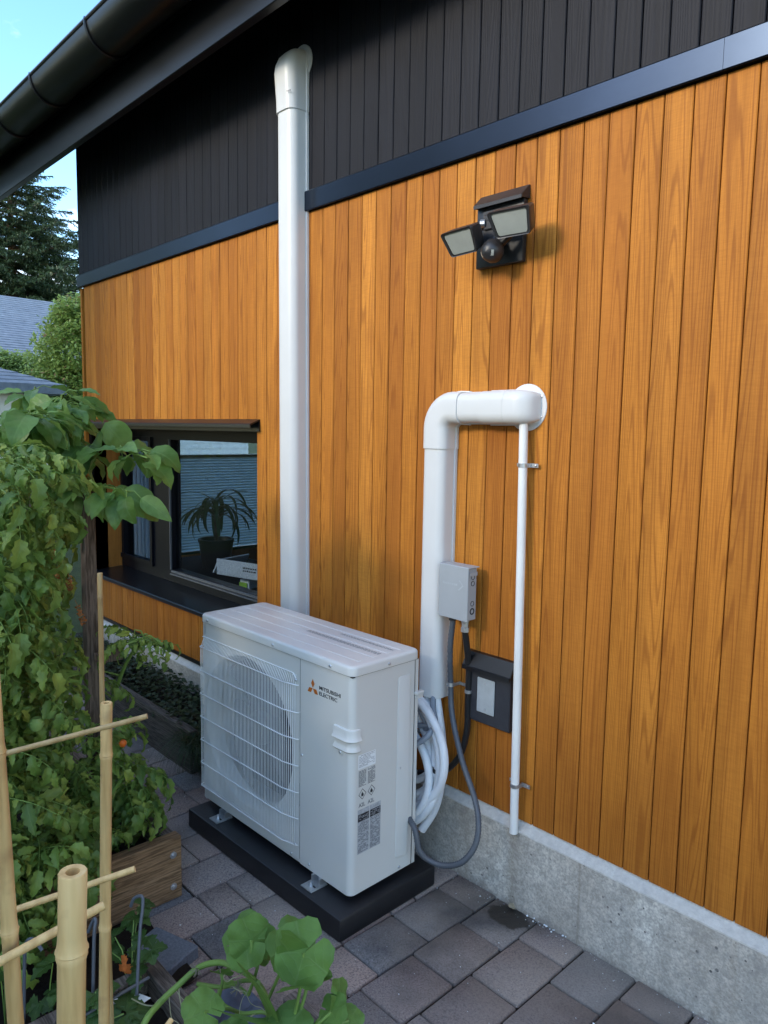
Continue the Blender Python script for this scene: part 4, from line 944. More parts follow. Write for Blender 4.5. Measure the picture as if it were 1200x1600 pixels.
link('loose_board', MB().bbox(0, 1.0, -.02, .02, 0, .040, .003).mesh('loose_board', M['bed_rail']), loc=(.445, -.805, .002), label='brown timber length lying on the pavers under the pumpkin leaves', cat='board')
lp = link('loose_paver', MB().bbox(-.085, .085, -.055, .055, 0, .04, .004).mesh('loose_paver', plain('blue grey paver', (.15, .17, .20), .85, 0, .3, .25, 160, .4, 400)), loc=(.060, -.960, -.006), label='blue grey paver lying loose beside the strawberry plants', cat='paver'); lp.rotation_euler = (.05, -.04, .28)
pt_ = thing('fabric_pot', 'folded blue grey fabric lying behind the vine at the bed edge', 'fabric pot', (.46, -.985, 0))
b = MB(); r = random.Random(4); vs = []
for i in range(13):
    for j in range(9): vs.append((lin(-.09, .14, i / 12), lin(-.055, .11, j / 8), .075 + .03 * sin(i * .9 + j * .5) + .02 * sin(j * 1.3) - .05 * abs(j - 4) / 4))
b.add(vs, [(i * 9 + j, (i + 1) * 9 + j, (i + 1) * 9 + j + 1, i * 9 + j + 1) for i in range(12) for j in range(8)]); b.prism([(-.09, -.055), (.14, -.055), (.14, .11), (-.09, .11)], 0, .045, axis=2); b.build('cloth', M['pot_fabric'], pt_, True, 80)

# trellis post with rails
tp = thing('trellis', 'weathered wooden trellis post with short rails standing in the tomatoes', 'trellis', (-.52, -.915, .13))
MB().bbox(-.019, .019, -.019, .019, 0, 1.11, .002).build('post', M['post'], tp)
o = MB().bbox(-.02, .02, -.24, .04, -.019, .019, .002).build('top_rail', M['post'], tp); o.location = (.0, .0, 1.132); o.rotation_euler = (.06, 0, -.35)
for z_ in (.60, 1.085):
    o = MB().bbox(-.019, .045, -.019, .06, -.014, .014, .002).build('cross_rail', M['post'], tp); o.location = (.02, .02, z_)

# ------------------------------------------------------------------ tomato plants
tomato_plant((-.42, -1.12, .14), [[(-.42, -1.12, .14), (-.40, -1.08, .35), (-.34, -1.05, .6), (-.30, -1.02, .78)], [(-.42, -1.12, .14), (-.30, -1.0, .3), (-.22, -.92, .45)]],
    [((-.38, -1.05, .42), (.14, .14, .22)), ((-.32, -1.19, .68), (.12, .10, .14)), ((-.36, -.90, .33), (.12, .06, .12)), ((-.22, -1.17, .28), (.06, .16, .10))], 175,
    'low tomato plant spilling over the near corner of the raised bed', 11, (.6, 1.05), [((-.14, -1.18, .72), .022, 'tomato_green'), ((-.25, -.93, .52), .012, 'tomato_orange')])
tomato_plant((-.85, -1.10, .14), [[(-.85, -1.10, .14), (-.83, -1.05, .6), (-.78, -1.02, 1.1), (-.72, -1.0, 1.32)], [(-.85, -1.1, .14), (-.70, -1.1, .6), (-.60, -1.08, .95)]],
    [((-.82, -1.10, .72), (.22, .12, .42)), ((-.78, -1.10, 1.14), (.16, .11, .18))], 180,
    'tall tomato plant growing against the weathered trellis post', 12, (.65, 1.15), [((-.52, -.96, .72), .018, 'tomato_green'), ((-.42, -1.04, 1.10), .016, 'tomato_green'), ((-.50, -1.02, .98), .02, 'tomato_green')])
tomato_plant((-.30, -1.38, .14), [[(-.30, -1.38, .14), (-.28, -1.35, .6), (-.22, -1.32, 1.0), (-.2, -1.3, 1.2)], [(-.3, -1.38, .14), (-.12, -1.36, .5), (-.05, -1.32, .8)]],
    [((-.20, -1.38, .52), (.18, .18, .36)), ((-.18, -1.36, 1.00), (.15, .12, .24)), ((-.10, -1.27, .30), (.07, .16, .12))], 230,
    'bushy tomato plant at the left edge beside the tall bamboo canes', 13, (.6, 1.15), [((-.12, -1.22, .70), .02, 'tomato_green')])
tomato_plant((-.28, -1.26, .14), [[(-.28, -1.26, .14), (-.26, -1.24, .6), (-.20, -1.22, 1.1), (-.16, -1.2, 1.38)]],
    [((-.20, -1.24, 1.33), (.17, .10, .13)), ((-.20, -1.26, 1.05), (.12, .06, .16)), ((-.22, -1.22, .82), (.12, .10, .12))], 95, 'leggy tomato plant reaching up beside the climbing bean at the left edge', 16, (.6, 1.15), [((-.06, -1.15, 1.12), .014, 'tomato_green')])
tomato_plant((-1.5, -1.0, .14), [[(-1.5, -1.0, .14), (-1.45, -.98, .7), (-1.4, -.95, 1.25)]],
    [((-1.42, -1.04, .75), (.25, .12, .45)), ((-1.40, -1.04, 1.22), (.2, .12, .20))], 120, 'far tomato plant at the back of the bed, seen past the trellis', 14, (.75, 1.25))
tomato_plant((-.62, -.86, .14), [[(-.62, -.86, .14), (-.58, -.83, .5), (-.45, -.80, .74), (-.28, -.78, .80)]],
    [((-.36, -.82, .80), (.10, .03, .04)), ((-.58, -.88, .60), (.07, .05, .15))], 16, 'tomato shoot reaching out of the bed towards the wall below the sill', 15, (.45, .8))
# broad-leaved climber on top of the trellis
cb_ = thing('climbing_bean', 'climbing bean with big broad leaves over the top of the trellis', 'bean plant', (-.78, -.98, .14))
r = random.Random(21); Bc = V((-.78, -.98, .14)); sb = MB()
vines = [[(-.78, -.98, .14), (-.75, -.98, .8), (-.66, -.97, 1.25), (-.50, -.94, 1.40), (-.30, -.90, 1.42), (-.14, -.885, 1.40)], [(-.66, -.97, 1.25), (-.55, -.98, 1.48), (-.42, -1.02, 1.58)], [(-.66, -.97, 1.25), (-.42, -.93, 1.30), (-.22, -.91, 1.30)], [(-.70, -1.0, 1.2), (-.45, -1.08, 1.48), (-.30, -1.15, 1.52)], [(-.75, -.98, .9), (-.85, -.95, 1.45), (-.95, -.92, 1.62)]]
for v_ in vines:
    P = spline([V(p) - Bc for p in v_], 7); sb.tube(P, [lin(.006, .0022, i / len(P)) for i in range(len(P))], 6)
    for i, p in enumerate(P):
        if p.z + .14 < 1.12 or i < 3: continue
        for q_ in range(2 if v_ in (vines[0], vines[2]) else 4):
            a = r.uniform(0, 2 * pi); d = V((cos(a), sin(a), r.uniform(-.7, .25))); e = p + d.normalized() * r.uniform(.02, .06)
            sb.tube([p, (p + e) / 2 + V((0, 0, .01)), e], .0014, 4, cap=False)
            link('leaf', r.choice(bean_meshes), cb_, mat4=frame(e, d + V((0, 0, -.15)), (r.uniform(-.5, .7), r.uniform(-.7, .2), 1), r.uniform(.5, .95), r.uniform(-.5, .5)))
for p, d, nr, sc in [((-.15, -.89, 1.385), (.75, .35, -.03), (0, -.3, 1), .9), ((-.24, -.93, 1.29), (.8, .5, -.15), (.3, -.6, .7), 1.15), ((-.22, -.93, 1.31), (-.3, .1, -.9), (.4, -.9, .3), .9), ((-.40, -.90, 1.50), (.5, .6, -.8), (.5, -.6, .6), 1.05), ((-.36, -.93, 1.42), (-.6, -.2, .3), (.3, -.7, .5), 1.0), ((-.48, -.90, 1.53), (.6, .5, .05), (.1, -.4, 1), .7)]:
    link('leaf', bean_meshes[2], cb_, mat4=frame(V(p) - Bc, d, nr, sc))
sb.tube([V(p) - Bc for p in [(-.50, -.99, 1.28), (-.47, -.98, 1.36), (-.43, -.97, 1.45)]], [.0085, .008, .0075], 8)
sb.build('stem', M['stem_green'], cb_)
for p in ((-.55, -1.0, 1.12), (-.50, -.99, 1.02), (-.42, -1.0, .95), (-.42, -.96, 1.40), (-.49, -1.0, 1.08)):
    link('dead_leaf', tomato_meshes[3].copy(), cb_, mat4=frame(V(p) - Bc, (r.uniform(-.4, .4), r.uniform(-.4, .4), -1), (1, 0, .1), .42))
    o = C.objects[-1] if False else None
for o in [o for o in bpy.data.objects if o.name.startswith('dead_leaf')]:
    o.data.materials[0] = M['dry']; o.data.materials[1] = M['dry']; o['label'] = 'brown withered leaf'

# ------------------------------------------------------------------ bamboo
def cane(name, p0, p1, r0, label, nodes, mat='bamboo', cat='bamboo cane', hollow=True, r1=None):
    p0 = V(p0); p1 = V(p1); ax = (p1 - p0); L = ax.length; ax.normalize(); prof = []; r1 = r1 or r0
    if hollow: prof += [(0, .012), (r0 * .45, .010), (r0 * .5, .0005), (r0 * .93, 0), (r0, .0015)]
    else: prof += [(0, 0), (r0 * .9, 0), (r0, .001)]
    ss = [x for x in nodes if 0 < x < L]
    for x in sorted(ss):
        rr3 = lin(r0, r1, x / L)
        prof += [(rr3 * .985, x - r0 * 1.4), (rr3 * 1.05, x - r0 * .45), (rr3 * 1.17, x - r0 * .16), (rr3 * 1.0, x), (rr3 * 1.12, x + r0 * .22), (rr3 * 1.0, x + r0 * .7)]
    prof += [(r1, L), (0, L)]
    # gentle bend
    b = MB().lathe(prof, (0, 0, 0), ax, 18); rr_ = random.Random(int(L * 1000)); k1, k2 = rr_.uniform(-.006, .006), rr_.uniform(-.006, .006)
    b.v = [(x + k1 * sin(pi * V((x, y, z)).dot(ax) / L), y + k2 * sin(pi * V((x, y, z)).dot(ax) / L), z) for x, y, z in b.v]
    return link(name, b.mesh(name, M[mat], True, 50), loc=p0, label=label, cat=cat)
cane('bamboo_cane', (1.1463, -1.586, 1.035), (1.136, -1.610, .07), .0143, 'thickest bamboo cane, nearest to the camera, cut open at the top', (.088, .31, .55))
cane('bamboo_cane', (.659, -1.348, 1.015), (.646, -1.376, .07), .0098, 'straight bamboo cane with a pale cut top right of the tomatoes', (.095, .415, .62, .80))
cane('bamboo_cane', (.905, -1.592, 1.20), (.914, -1.572, .07), .0100, 'leaning bamboo cane at the left edge of the picture', (.12, .36, .56, .80))
cane('bamboo_stake', (.421, -1.258, 1.195), (.425, -1.258, .07), .0052, 'thin old bamboo stake standing behind the straight cane', (.05, .30, .6), 'stick', 'stake', False)
cane('bamboo_cane', (.560, -1.625, .93), (.752, -1.318, 1.011), .0044, 'thin reddish stick crossing near the top of the straight cane', (), 'stick', 'stick', False)
cane('bamboo_cane', (.66, -1.80, .72), (.885, -1.404, .839), .0046, 'thin crossbar tied lower on the straight cane, upper of two', (.2,), 'bamboo', 'stick', False)
cane('bamboo_cane', (.90, -1.78, .775), (.953, -1.478, .850), .0058, 'thicker crossbar behind the thickest cane, lower of two', (.13,), 'bamboo', 'stick', False)
cane('bamboo_cane', (1.00, -1.50, .60), (.955, -1.385, .63), .004, 'short cane end poking up at the bottom edge', (), 'bamboo', 'stick', False)

# wire hoops, plant tag
def wire(pts, rad, label, cat='wire hoop', mat='conduit'):
    P = spline(pts, 6); return link('wire_hoop', MB().tube([p - P[0] for p in P], rad, 8).mesh('wire_hoop', M[mat]), loc=P[0], label=label, cat=cat)
wire([(.198, -1.112, .295), (.205, -1.105, .318), (.222, -1.093, .325), (.236, -1.098, .305), (.262, -1.12, .24), (.375, -1.19, .03)], .0042, 'bent blue grey wire hoop beside the strawberry plants')
wire([(.215, -1.225, .29), (.224, -1.214, .322), (.232, -1.213, .318), (.242, -1.222, .28), (.285, -1.25, .03)], .0042, 'grey wire hoop close behind the straight bamboo cane')
wire([(.200, -1.325, .285), (.180, -1.335, .305), (.165, -1.347, .298), (.160, -1.352, .25), (.168, -1.365, .03)], .0042, 'grey wire hoop between the left cane and the thickest cane')
wire([(.300, -1.115, .165), (.305, -1.20, .164), (.31, -1.31, .160), (.33, -1.50, .155)], .0038, 'grey metal rod lying low across the hoops', 'rod')
tg = thing('plant_tag', 'white plastic plant label with printed text stuck in the soil', 'plant tag', (.285, -1.155, .115))
Rt = Matrix.Rotation(.55, 4, 'Z') @ Matrix.Rotation(-.55, 4, 'X')
b = MB().add([(-.045, -.012, 0), (.02, -.014, 0), (.048, 0, 0), (.02, .014, 0), (-.045, .012, 0)], [(0, 1, 2, 3, 4)]).add([(-.045, -.012, -.001), (.02, -.014, -.001), (.048, 0, -.001), (.02, .014, -.001), (-.045, .012, -.001)], [(4, 3, 2, 1, 0)])
o = b.build('tag', M['label_white'], tg, False); o.rotation_euler = (.5, -.15, .9)
o2 = print_marks(.016, 1, .020, 0, 7, .0015, .003).build('printed_bars', M['ink'], o, False); o2.location = (-.043, -.010, .0006)
o2 = print_marks(.038, 4, .0022, .0022, 8, .0015, .005).build('printed_marks', M['ink_grey'], o, False); o2.location = (-.022, .006, .0006)

# ------------------------------------------------------------------ strawberry plants
def straw_leaf_mesh(seed):
    r = random.Random(seed); b = MB()
    for a in (-75, 0, 75):
        t = radians(a); leaflet(b, (sin(t) * .003, .004, 0), (sin(t), cos(t), .12), (0, 0, 1), .052, .027, r, .3, True, 8, .15, .06)
    return b.mesh('leaf', [M['straw_leaf'], M['stem_green']], True, 85)
straws = [straw_leaf_mesh(i) for i in range(4)]
def straw_plant(base, tops, label, seed, orange=None):
    r = random.Random(seed); t = thing('strawberry_plant', label, 'strawberry plant', base, group='strawberry plants in the soil'); sb = MB()
    for (p, sc) in tops:
        e = V(p) - V(base); sb.tube([(0, 0, 0), e * .55 + V((0, 0, .03)), e], .0016, 5, cap=False)
        link('leaf', straws[r.randrange(4)], t, mat4=frame(e, (r.uniform(-1, 1), r.uniform(-1, 1), -.1), (r.uniform(-.1, .5), r.uniform(-.5, 0), 1), sc))
    sb.build('stem', M['stem_green'], t)
    if orange:
        me = straws[0].copy(); me.materials[0] = plain('orange withered leaf', (.45, .12, .02), .7, 0, .3, .3, 50); link('leaf', me, t, mat4=frame(V(orange) - V(base), (-.3, -.6, -.5), (.6, -.4, .6), .5), label='orange withered leaf')
straw_plant((.21, -1.12, .08), [((.13, -1.06, .24), .85), ((.115, -1.07, .20), .75), ((.165, -1.09, .23), .9), ((.215, -1.08, .21), .85), ((.255, -1.09, .20), .8), ((.20, -1.11, .15), .8), ((.27, -1.12, .15), .75), ((.16, -1.15, .17), .8), ((.14, -1.13, .19), .7)], 'strawberry plant beside the wire hoop with one orange leaf', 1, (.20, -1.125, .15))
straw_plant((.14, -1.30, .02), [((.145, -1.285, .20), 1.0), ((.165, -1.27, .14), .9), ((.22, -1.27, .13), 1.0), ((.12, -1.31, .10), .8)], 'strawberry plant between the left cane and the thickest cane', 2)
straw_plant((.34, -1.25, .08), [((.31, -1.22, .16), 1.1), ((.35, -1.20, .15), 1.2), ((.29, -1.24, .19), 1.0), ((.36, -1.27, .14), 1.0), ((.39, -1.20, .14), .9)], 'strawberry plant at the bottom edge under the grey rod', 3)
straw_plant((.05, -1.37, .02), [((.03, -1.36, .14), .8), ((.06, -1.38, .18), .9), ((.02, -1.33, .12), .7)], 'small strawberry plant at the left edge low behind the left cane', 4)

# ------------------------------------------------------------------ pumpkin vine
def pumpkin_leaf(seed, R_=.07, cup=.15, fold=0):
    r = random.Random(seed); b = MB(); nr, na = 6, 40; vs = [(0, 0, 0)]; uv = [(0, 0)]; ph = r.uniform(0, 6)
    for i in range(1, nr + 1):
        f = i / nr
        for j in range(na + 1):
            t = j / na; a = lin(-pi * .975, pi * .975, t)    # 0 = tip, gap at the stalk
            lobe = 1 + .07 * cos(5 * a) - .18 * (abs(a) / pi) ** 4 + .022 * sin(23 * a + ph)
            rad = R_ * f * lobe; z = cup * R_ * f ** 2 * cos(a * 2 + ph) * .5 + R_ * .06 * f ** 3 * sin(7 * a + ph) - cup * R_ * f ** 2 * .6
            x = rad * sin(a); y = rad * cos(a)
            if fold: z += fold * abs(x) ** 1.5 * 3
            vs.append((x, y + R_ * .0, z)); uv.append((t, f))
    m_ = na + 1; fs = [(0, 1 + j, 2 + j) for j in range(na)]
    fs += [(1 + (i - 1) * m_ + j, 1 + i * m_ + j, 1 + i * m_ + j + 1, 1 + (i - 1) * m_ + j + 1) for i in range(1, nr) for j in range(na)]
    b.add(vs, fs, uv); return b.mesh('leaf', M['pumpkin_leaf'], True, 85)
pk = thing('pumpkin_vine', 'pumpkin vine with round green leaves trailing over the bed edge', 'pumpkin vine', (.40, -1.22, .08)); Bp = V((.40, -1.22, .08))
camdir = V((1.2, -.85, .95)).normalized()
pl_ = [pumpkin_leaf(i, .060, .10 + .06 * i, 0 if i != 2 else 4) for i in range(4)]
leaves = [((.563, -1.008, .355), (-.55, -.25, -.15), (.55, -.55, .7), 1.02, 1), ((.580, -1.005, .362), (.0, .25, 1), (.8, -.6, .25), .92, 0), ((.745, -.985, .415), (-.35, -.55, -.55), (.62, -.45, .75), 1.12, 0),
          ((.660, -.955, .375), (.5, .25, -.45), (.6, -.3, .7), .95, 3), ((.735, -.965, .335), (.45, .35, .2), (.3, -.5, .8), .85, 2), ((.79, -.925, .31), (-.1, .5, -.5), (.8, -.2, .6), .6, 3),
          ((.600, -1.135, .275), (-.2, -.3, .2), (.4, -.4, .9), .80, 1), ((.745, -1.03, .27), (.2, .3, .1), (.3, -.3, .9), .9, 3), ((.70, -1.03, .26), (-.4, .1, -.2), (.4, -.5, .7), .75, 2), ((.83, -.99, .255), (.4, .2, -.2), (.3, -.2, .9), .7, 1), ((.50, -1.035, .25), (-.3, .3, -.5), (.5, -.5, .5), .45, 3), ((.73, -1.09, .24), (.1, -.4, -.2), (.3, -.4, .9), .7, 0), ((.80, -.955, .30), (.5, .1, .1), (.5, -.5, .7), .62, 0), ((.815, -.92, .27), (.2, .6, .0), (.4, -.3, .8), .55, 1), ((.66, -1.10, .25), (-.4, -.2, .1), (.3, -.4, .9), .55, 3), ((.565, -.975, .30), (-.5, .4, .1), (.4, -.4, .8), .5, 0)]
sb = MB(); main = spline([V(p) - Bp for p in [(.47, -1.24, .12), (.464, -1.204, .20), (.448, -1.159, .215), (.448, -1.11, .235), (.462, -1.07, .262), (.505, -1.043, .285), (.545, -1.03, .29), (.575, -1.012, .28), (.601, -.991, .25), (.66, -1.0, .23), (.75, -1.01, .22)]], 8)
sb.tube(main, [lin(.0075, .0055, i / len(main)) for i in range(len(main))], 10)
lo = spline([V(p) - Bp for p in [(.452, -1.07, .215), (.50, -1.03, .215), (.535, -1.0, .235), (.57, -.99, .25), (.60, -1.0, .27)]], 7); sb.tube(lo, .0048, 8)
lo = spline([V(p) - Bp for p in [(.56, -1.0, .215), (.51, -1.015, .225), (.495, -1.035, .21), (.52, -1.045, .195), (.58, -1.03, .20), (.63, -1.0, .215), (.68, -1.0, .20)]], 7); sb.tube(lo, .0045, 8)
for p, d, nr, sc, k in leaves:
    e = V(p) - Bp; near = min(main + lo, key=lambda t: (t - e - V((0, 0, -.06))).length); mid = (near + e) / 2 + V((.01, 0, .015))
    sb.tube(spline([near, mid, e], 5), .0036, 8)
    link('leaf', pl_[k], pk, mat4=frame(e, d, nr, sc))
sb.build('stem', M['stem_green'], pk)
tb_ = MB(); r = random.Random(9)
for i in range(13):
    p = r.choice(main + lo); pts = [p]; d = V((r.uniform(-1, 1), r.uniform(-1, 1), r.uniform(-.8, .6))).normalized() * .014
    for q_ in range(7): d = (Matrix.Rotation(r.uniform(-.7, .9), 3, r.choice('XYZ')) @ d); pts.append(pts[-1] + d)
    tb_.tube(spline(pts, 3), .0009 + .0006 * (i % 2), 4, cap=False)
tb_.build('tendril', plain('pale tendril', (.30, .30, .18), .7), pk)
for i in range(32):
    if i % 16 == 0: b = MB()
    c = V((.462, -1.075, .262)) - Bp if i < 16 else V((.545, -1.02, .235)) - Bp
    d = V((r.uniform(-1, 1), r.uniform(-1, 1), r.uniform(-1, 1))).normalized(); b.tube([c, c + d * .010 + V((.002, 0, 0)), c + d * .018], [.0018, .0012, .0006], 4)
    if i % 16 == 15: b.build('withered_flower', M['flower'], pk)

# ------------------------------------------------------------------ planting strip by the wall
ed = link('edging_board', MB().bbox(-1.9, 0, -.018, .018, -.01, .19, .003).mesh('edging_board', M['grey_timber']), loc=(-.90, -.335, 0), label='dark timber edging of the narrow planting strip along the wall', cat='board')
soil_patch(-2.95, -.76, -.315, -.03, .13, 8, 'strip_soil')
r = random.Random(31); b = MB(); q_ = 0
for i in range(2600):
    x = r.uniform(-2.8, -.80); y = r.uniform(-.345, -.05); h = .145 + .07 * (.5 + .5 * sin(x * 5) * sin(y * 9 + x)) * r.random() ** .5
    a = r.uniform(0, 6.28); d = V((cos(a), sin(a), r.uniform(-.2, .7)))
    leaflet(b, (x, y, h), d, (r.uniform(-.4, .4), r.uniform(-.4, .4), 1), r.uniform(.022, .04), r.uniform(.008, .014), r, .3, False, 3, .2)
b.build('ground_cover', M['cover_leaf'], kind='stuff', label='dark small-leaved ground cover filling the strip along the foundation', cat='ground cover')
gt_ = thing('grass_clump', 'clump of dark drooping grass beside the left end of the unit', 'grass', (-.86, -.335, .0))
b = MB()
for i in range(420):
    a = r.uniform(0, 6.28); L = r.uniform(.16, .30); p = V((r.uniform(-.05, .05), r.uniform(-.04, .03), .12)); d = V((cos(a) * .6, sin(a) * .6, 1)).normalized(); vs = []; uv = []; w = r.uniform(.0012, .0024); n = 6; sd = d.cross(V((0, 0, 1))).normalized()
    for j in range(n + 1):
        vs += [p - sd * w * (1 - j / n * .9), p + sd * w * (1 - j / n * .9)]; uv += [(-1, j / n), (1, j / n)]; p = p + d * (L / n); d = (d + V((cos(a) * .12, sin(a) * .12, -.42 * (1 + j * .25)))).normalized()
    b.add(vs, [(2 * j, 2 * j + 1, 2 * j + 3, 2 * j + 2) for j in range(n)], uv)
b.build('blades', M['grass'], gt_, kind='stuff')
# crumbs and chips on the pavers, damp stain and a dead leaf
b = MB(); r = random.Random(77)
for i in range(650):
    x = r.uniform(-1.6, 1.9); y = r.choice((-.035 - abs(r.gauss(0, .03)), r.uniform(-.9, -.03), r.uniform(-.9, -.03)))
    if -.53 < x < .36 and -.57 < y < -.13: continue
    if x < -.75 and y > -.36: continue
    s_ = r.uniform(.0008, .0026) * (1.8 if r.random() < .06 else 1); a = r.uniform(0, 3)
    vs = [(x + s_ * cos(a + t), y + s_ * sin(a + t) * r.uniform(.5, 1), .0035) for t in (0, 2.1, 4.2)] + [(x, y, .0035 + s_ * .8)]
    b.add(vs, [(0, 1, 3), (1, 2, 3), (2, 0, 3)])
b.build('grit', M['terracotta'], kind='stuff', label='pale grit and crumbs scattered over the pavers', cat='grit')
b = MB(); r = random.Random(5); 
for i in range(14):
    x, y = .70 + r.gauss(0, .05), -.036 - abs(r.gauss(0, .006)); s_ = r.uniform(.0015, .0042); b.lathe([(0, 0), (s_, s_ * .4), (s_ * .7, s_), (0, s_ * 1.1)], (x, y, .002), (r.uniform(-.3, .3), 0, 1), 5)
b.build('gravel_bits', M['label_white'], kind='stuff', label='small white chips along the foot of the foundation', cat='chips')
dl = link('dead_leaf', simple_leaf(4, .035, .011, .6), loc=(.575, -.052, .008), label='small dry leaf lying on the damp patch by the foundation', cat='leaf'); dl.data.materials[0] = plain('pale dry leaf', (.30, .25, .17), .8, 0, .3, .3, 80); dl.rotation_euler = (0, .3, -.9)

# ------------------------------------------------------------------ background: neighbouring houses, trees
def house_box(name, label, loc, rz, w, d, h, roofh, shingles=True, wallm='siding', ov=.35, courses=22):
    t = thing(name, label, 'house', loc, rz)
    MB().box(-w / 2, w / 2, -d / 2, d / 2, 0, h).build('wall', M[wallm], t)
    b = MB(); nlap = int(h / .16)
    for i in range(nlap):
        for sx in (-1, 1):
            z0 = .1 + i * .16; xw = sx * w / 2; b.prism([(xw, z0), (xw + sx * .018, z0), (xw + sx * .004, z0 + .156), (xw, z0 + .156)], -d / 2, d / 2, axis=1)
            yw = sx * d / 2; b.prism([(yw, z0), (yw + sx * .018, z0), (yw + sx * .004, z0 + .156), (yw, z0 + .156)], -w / 2, w / 2, axis=0)
    b.build('siding_boards', M[wallm], t, False, kind='stuff')
    # hipped roof as stepped shingle courses
    b = MB(); W1, D1 = w / 2 + ov, d / 2 + ov; rl = max(0, W1 - D1) if W1 > D1 else 0; rd = max(0, D1 - W1)
    for i in range(courses):
        a, c = i / courses, (i + 1) / courses
        def q(f, dz): return [(-lin(W1, rl, f), -lin(D1, rd, f), h + roofh * f + dz), (lin(W1, rl, f), -lin(D1, rd, f), h + roofh * f + dz), (lin(W1, rl, f), lin(D1, rd, f), h + roofh * f + dz), (-lin(W1, rl, f), lin(D1, rd, f), h + roofh * f + dz)]
        vs = q(a, .0) + q(a, .014) + q(c, .0); b.add(vs, [(j, (j + 1) % 4, 4 + (j + 1) % 4, 4 + j) for j in range(4)] + [(4 + j, 4 + (j + 1) % 4, 8 + (j + 1) % 4, 8 + j) for j in range(4)])
    b.add([(-W1, -D1, h - .14), (W1, -D1, h - .14), (W1, D1, h - .14), (-W1, D1, h - .14), (-W1, -D1, h), (W1, -D1, h), (W1, D1, h), (-W1, D1, h)], [(0, 1, 5, 4), (1, 2, 6, 5), (2, 3, 7, 6), (3, 0, 4, 7), (3, 2, 1, 0)])
    b.build('roof', M['shingle'], t, False)
    return t
n1 = house_box('neighbour_house', 'house with blue grey shingle roof far behind the spruce', (-21.0, 4.3, 0), .05, 8, 12, 2.9, 2.2, courses=30)
n2 = house_box('neighbour_garage', 'white sided garage half hidden behind the climbing bean', (-13.2, .70, 0), -.1, 3.4, 4.0, 2.15, .7, courses=10)
n3 = house_box('neighbour_house', 'long white house across the garden behind the camera', (-1.5, -10.6, 0), .0, 15, 6, 4.15, 1.3, courses=12)
for wx in (-4, -1.2, 2.2):
    w_ = MB().box(wx - .6, wx + .6, 3.019, 3.05, 1.1, 2.2).build('window', M['siding'], n3); MB().box(wx - .52, wx + .52, 3.051, 3.054, 1.18, 2.12).build('pane', M['fin'], w_)
bb = thing('wall_box', 'small black box fixed at the far corner of the house beside the bean leaves', 'black box', (-2.885, -.10, 1.36))
MB().bbox(-.16, .0, -.12, .08, -.10, .10, .006).build('case', M['black_metal'], bb); MB().box(-.02, .018, .04, .07, -.05, .05).build('bracket', M['black_metal'], bb)
MB().bbox(.0005, .006, -.10, .06, -.08, .08, .002).build('door', M['frame'], bb)

def spruce(loc, H, label, seed, rb=3.2, nb=70):
    r = random.Random(seed); t = thing('spruce_tree', label, 'spruce', loc); MB().tube([(0, 0, 0), (.05, 0, H * .5), (0, .05, H)], [.28, .16, .02], 10).build('trunk', M['bark'], t)
    variants = []
    for v_ in range(4):
        b = MB(); L = 1.0; st = []
        for i in range(11): f = i / 10; st.append(V((.03 * sin(f * 5 + v_), f * L, -.16 * f + .20 * f * f)))
        b.tube(st, [.014 * (1 - .85 * i / 10) for i in range(11)], 5, mi=1)
        for i in range(52):
            f = r.uniform(.12, 1) ; p = V((0, f * L, -.16 * f + .2 * f * f)); sd = r.choice((-1, 1)); tl = (1.05 - f) * .46 * r.uniform(.6, 1.1) + .05; d = V((sd * r.uniform(.55, 1), r.uniform(.4, .9), r.uniform(-.35, .12))).normalized()
            k = max(4, int(tl / .017))
            for j in range(k):
                g = j / k; pp_ = p + d * tl * g + V((0, 0, -.16 * tl * g * g))
                for q_ in range(3):
                    dn_ = (d * .7 + V((r.uniform(-1, 1), r.uniform(-1, 1), r.uniform(-1, .7)))).normalized() * r.uniform(.026, .042); sw = dn_.cross(V((r.uniform(-1, 1), r.uniform(-1, 1), 1))).normalized() * .0075
                    b.add([pp_ - sw, pp_ + sw, pp_ + dn_], [(0, 1, 2)], [(-1, 0), (1, 0), (0, 1)])
        variants.append(b.mesh('bough', [M['needle'], M['bark']], True, 80))
    for i in range(nb):
        f = .10 + .88 * (i / nb); z = H * f; ln = rb * (1 - f) ** .8 * r.uniform(.75, 1.12) + .25; a = i * 2.399 + r.uniform(-.2, .2)
        m4 = Matrix.Translation((0, 0, z)) @ Matrix.Rotation(a, 4, 'Z') @ Matrix.Rotation(r.uniform(-.32, -.02) + .25 * f, 4, 'X') @ Matrix.Diagonal((ln * .9, ln, ln * .9, 1)); link('bough', variants[i % 4], t, mat4=m4)
    return t
spruce((-27.0, 6.9, 0), 12.0, 'big dark spruce rising beyond the end of the house', 3, 7.2, 230)

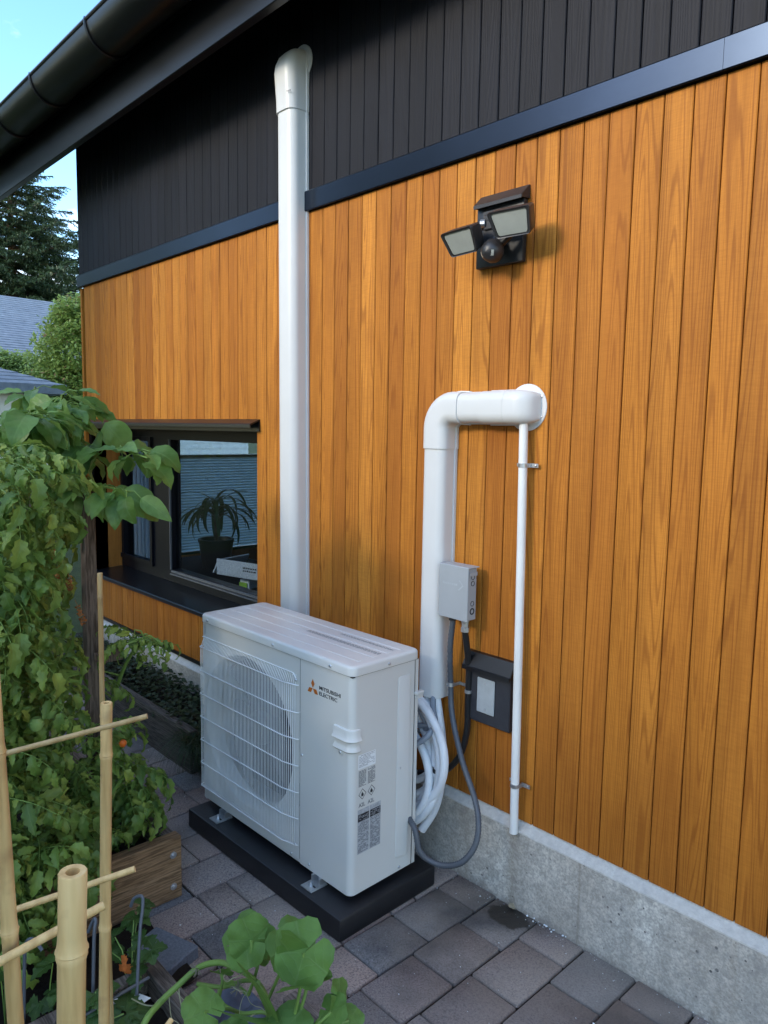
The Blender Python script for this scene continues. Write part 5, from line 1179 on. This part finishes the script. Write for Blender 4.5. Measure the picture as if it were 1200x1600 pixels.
def broadleaf(name, loc, H, blobs, count, label, seed, ls=(.05, .09), mats=('tree_leaf',), seeds=0):
    r = random.Random(seed); t = thing(name, label, 'tree', loc); b = MB(); b.tube([(0, 0, 0), (.05, 0, H * .3), (0, .05, H * .55)], [.12, .09, .05], 8)
    for c, rad in blobs: b.tube([(0, 0, H * .3), (c[0] * .5, c[1] * .5, lin(H * .3, c[2], .6)), c], [.05, .03, .012], 6)
    b.build('trunk', M['bark'], t); b = MB(); sb = MB()
    for i in range(count):
        c, rad = r.choice(blobs); q_ = V((r.gauss(0, 1), r.gauss(0, 1), r.gauss(0, 1))).normalized() * r.uniform(.2, 1) ** .4; lump = 1 + .22 * sin(q_.x * 7 + c[0] * 3) * sin(q_.z * 6 + c[1])
        p = V(c) + V((q_.x * rad[0], q_.y * rad[1], q_.z * rad[2])) * lump
        for k in range(4):
            L = r.uniform(*ls); d = V((r.uniform(-1, 1), r.uniform(-1, 1), r.uniform(-1, .35))).normalized(); pp_ = p + V((r.uniform(-.06, .06), r.uniform(-.06, .06), r.uniform(-.06, .06)))
            nm = V((r.uniform(-.5, .5), r.uniform(-.5, .5), 1)); s_ = d.cross(nm).normalized() * L * .26; nz = d.cross(s_).normalized() * L * .05
            tgt = sb if (seeds and r.random() < seeds and q_.z > .1) else b
            tgt.add([pp_, pp_ + d * L * .45 + s_ + nz, pp_ + d * L, pp_ + d * L * .45 - s_ + nz], [(0, 1, 2), (0, 2, 3)], [(0, 0), (1, .5), (0, 1), (-1, .5)])
    b.build('crown', M['tree_leaf'], t, True, 80, kind='stuff')
    if seeds: sb.build('seed_clusters', M['tree_seed'], t, True, 80, kind='stuff')
    return t
broadleaf('broadleaf_tree', (-12.6, 3.95, 0), 3.9, [((0, -.2, 2.9), (.8, .85, .7)), ((.1, -.6, 2.1), (.65, .7, .6)), ((-.2, .0, 3.55), (.6, .7, .45)), ((.1, -.1, 1.4), (.8, .8, .6)), ((0, .15, 3.8), (.35, .3, .2))], 8500, 'bushy light green tree beside the far corner of the house', 5, (.07, .12), seeds=.05)
broadleaf('broadleaf_tree', (-15.6, 3.6, 0), 3.0, [((0, 0, 2.7), (.7, .9, .38)), ((.2, .9, 2.5), (.6, .7, .45)), ((0, -.9, 2.8), (.7, .8, .35)), ((0, .3, 1.9), (.9, 1.3, .5))], 5200, 'darker green tree in front of the shingle roof', 6, (.07, .12))
broadleaf('broadleaf_tree', (-16.0, 5.15, 0), 4.9, [((0, 0, 4.05), (.4, .65, .22)), ((0, .5, 4.3), (.35, .4, .3)), ((0, -.3, 3.6), (.4, .5, .3))], 2200, 'tree with tan seed clusters showing above the roof', 8, (.08, .13), seeds=.5)

broadleaf('broadleaf_tree', (-4.6, -5.6, 0), 5.5, [((0, 0, 3.6), (1.1, 1.0, 1.2)), ((.5, .2, 4.9), (.9, .9, .9)), ((-.7, 0, 4.6), (.9, .9, 1.0)), ((.1, .3, 2.6), (1.0, .9, .6))], 5200, 'garden tree behind the camera that shades the end of the wall', 12, (.12, .20))

for q_, (lx, ly, hh_) in enumerate(((-9.5, -3.6, 6.6), (-8.0, -6.4, 7.2), (-11.5, -1.6, 5.6))):  # unseen trees, added to darken the reflection in the trim band
    broadleaf('broadleaf_tree', (lx, ly, 0), hh_ * .8, [((0, 0, hh_ * .55), (1.3, 1.3, 1.4)), ((.3, .2, hh_ * .8), (1.0, 1.0, 1.1)), ((-.3, -.2, hh_ * .35), (1.4, 1.4, 1.2))], 2600, ('tall unseen tree added on the left nearest the spruce side', 'tallest unseen tree added on the left behind the beds', 'shorter unseen tree added beside the white garage')[q_], 40 + q_, (.16, .28))
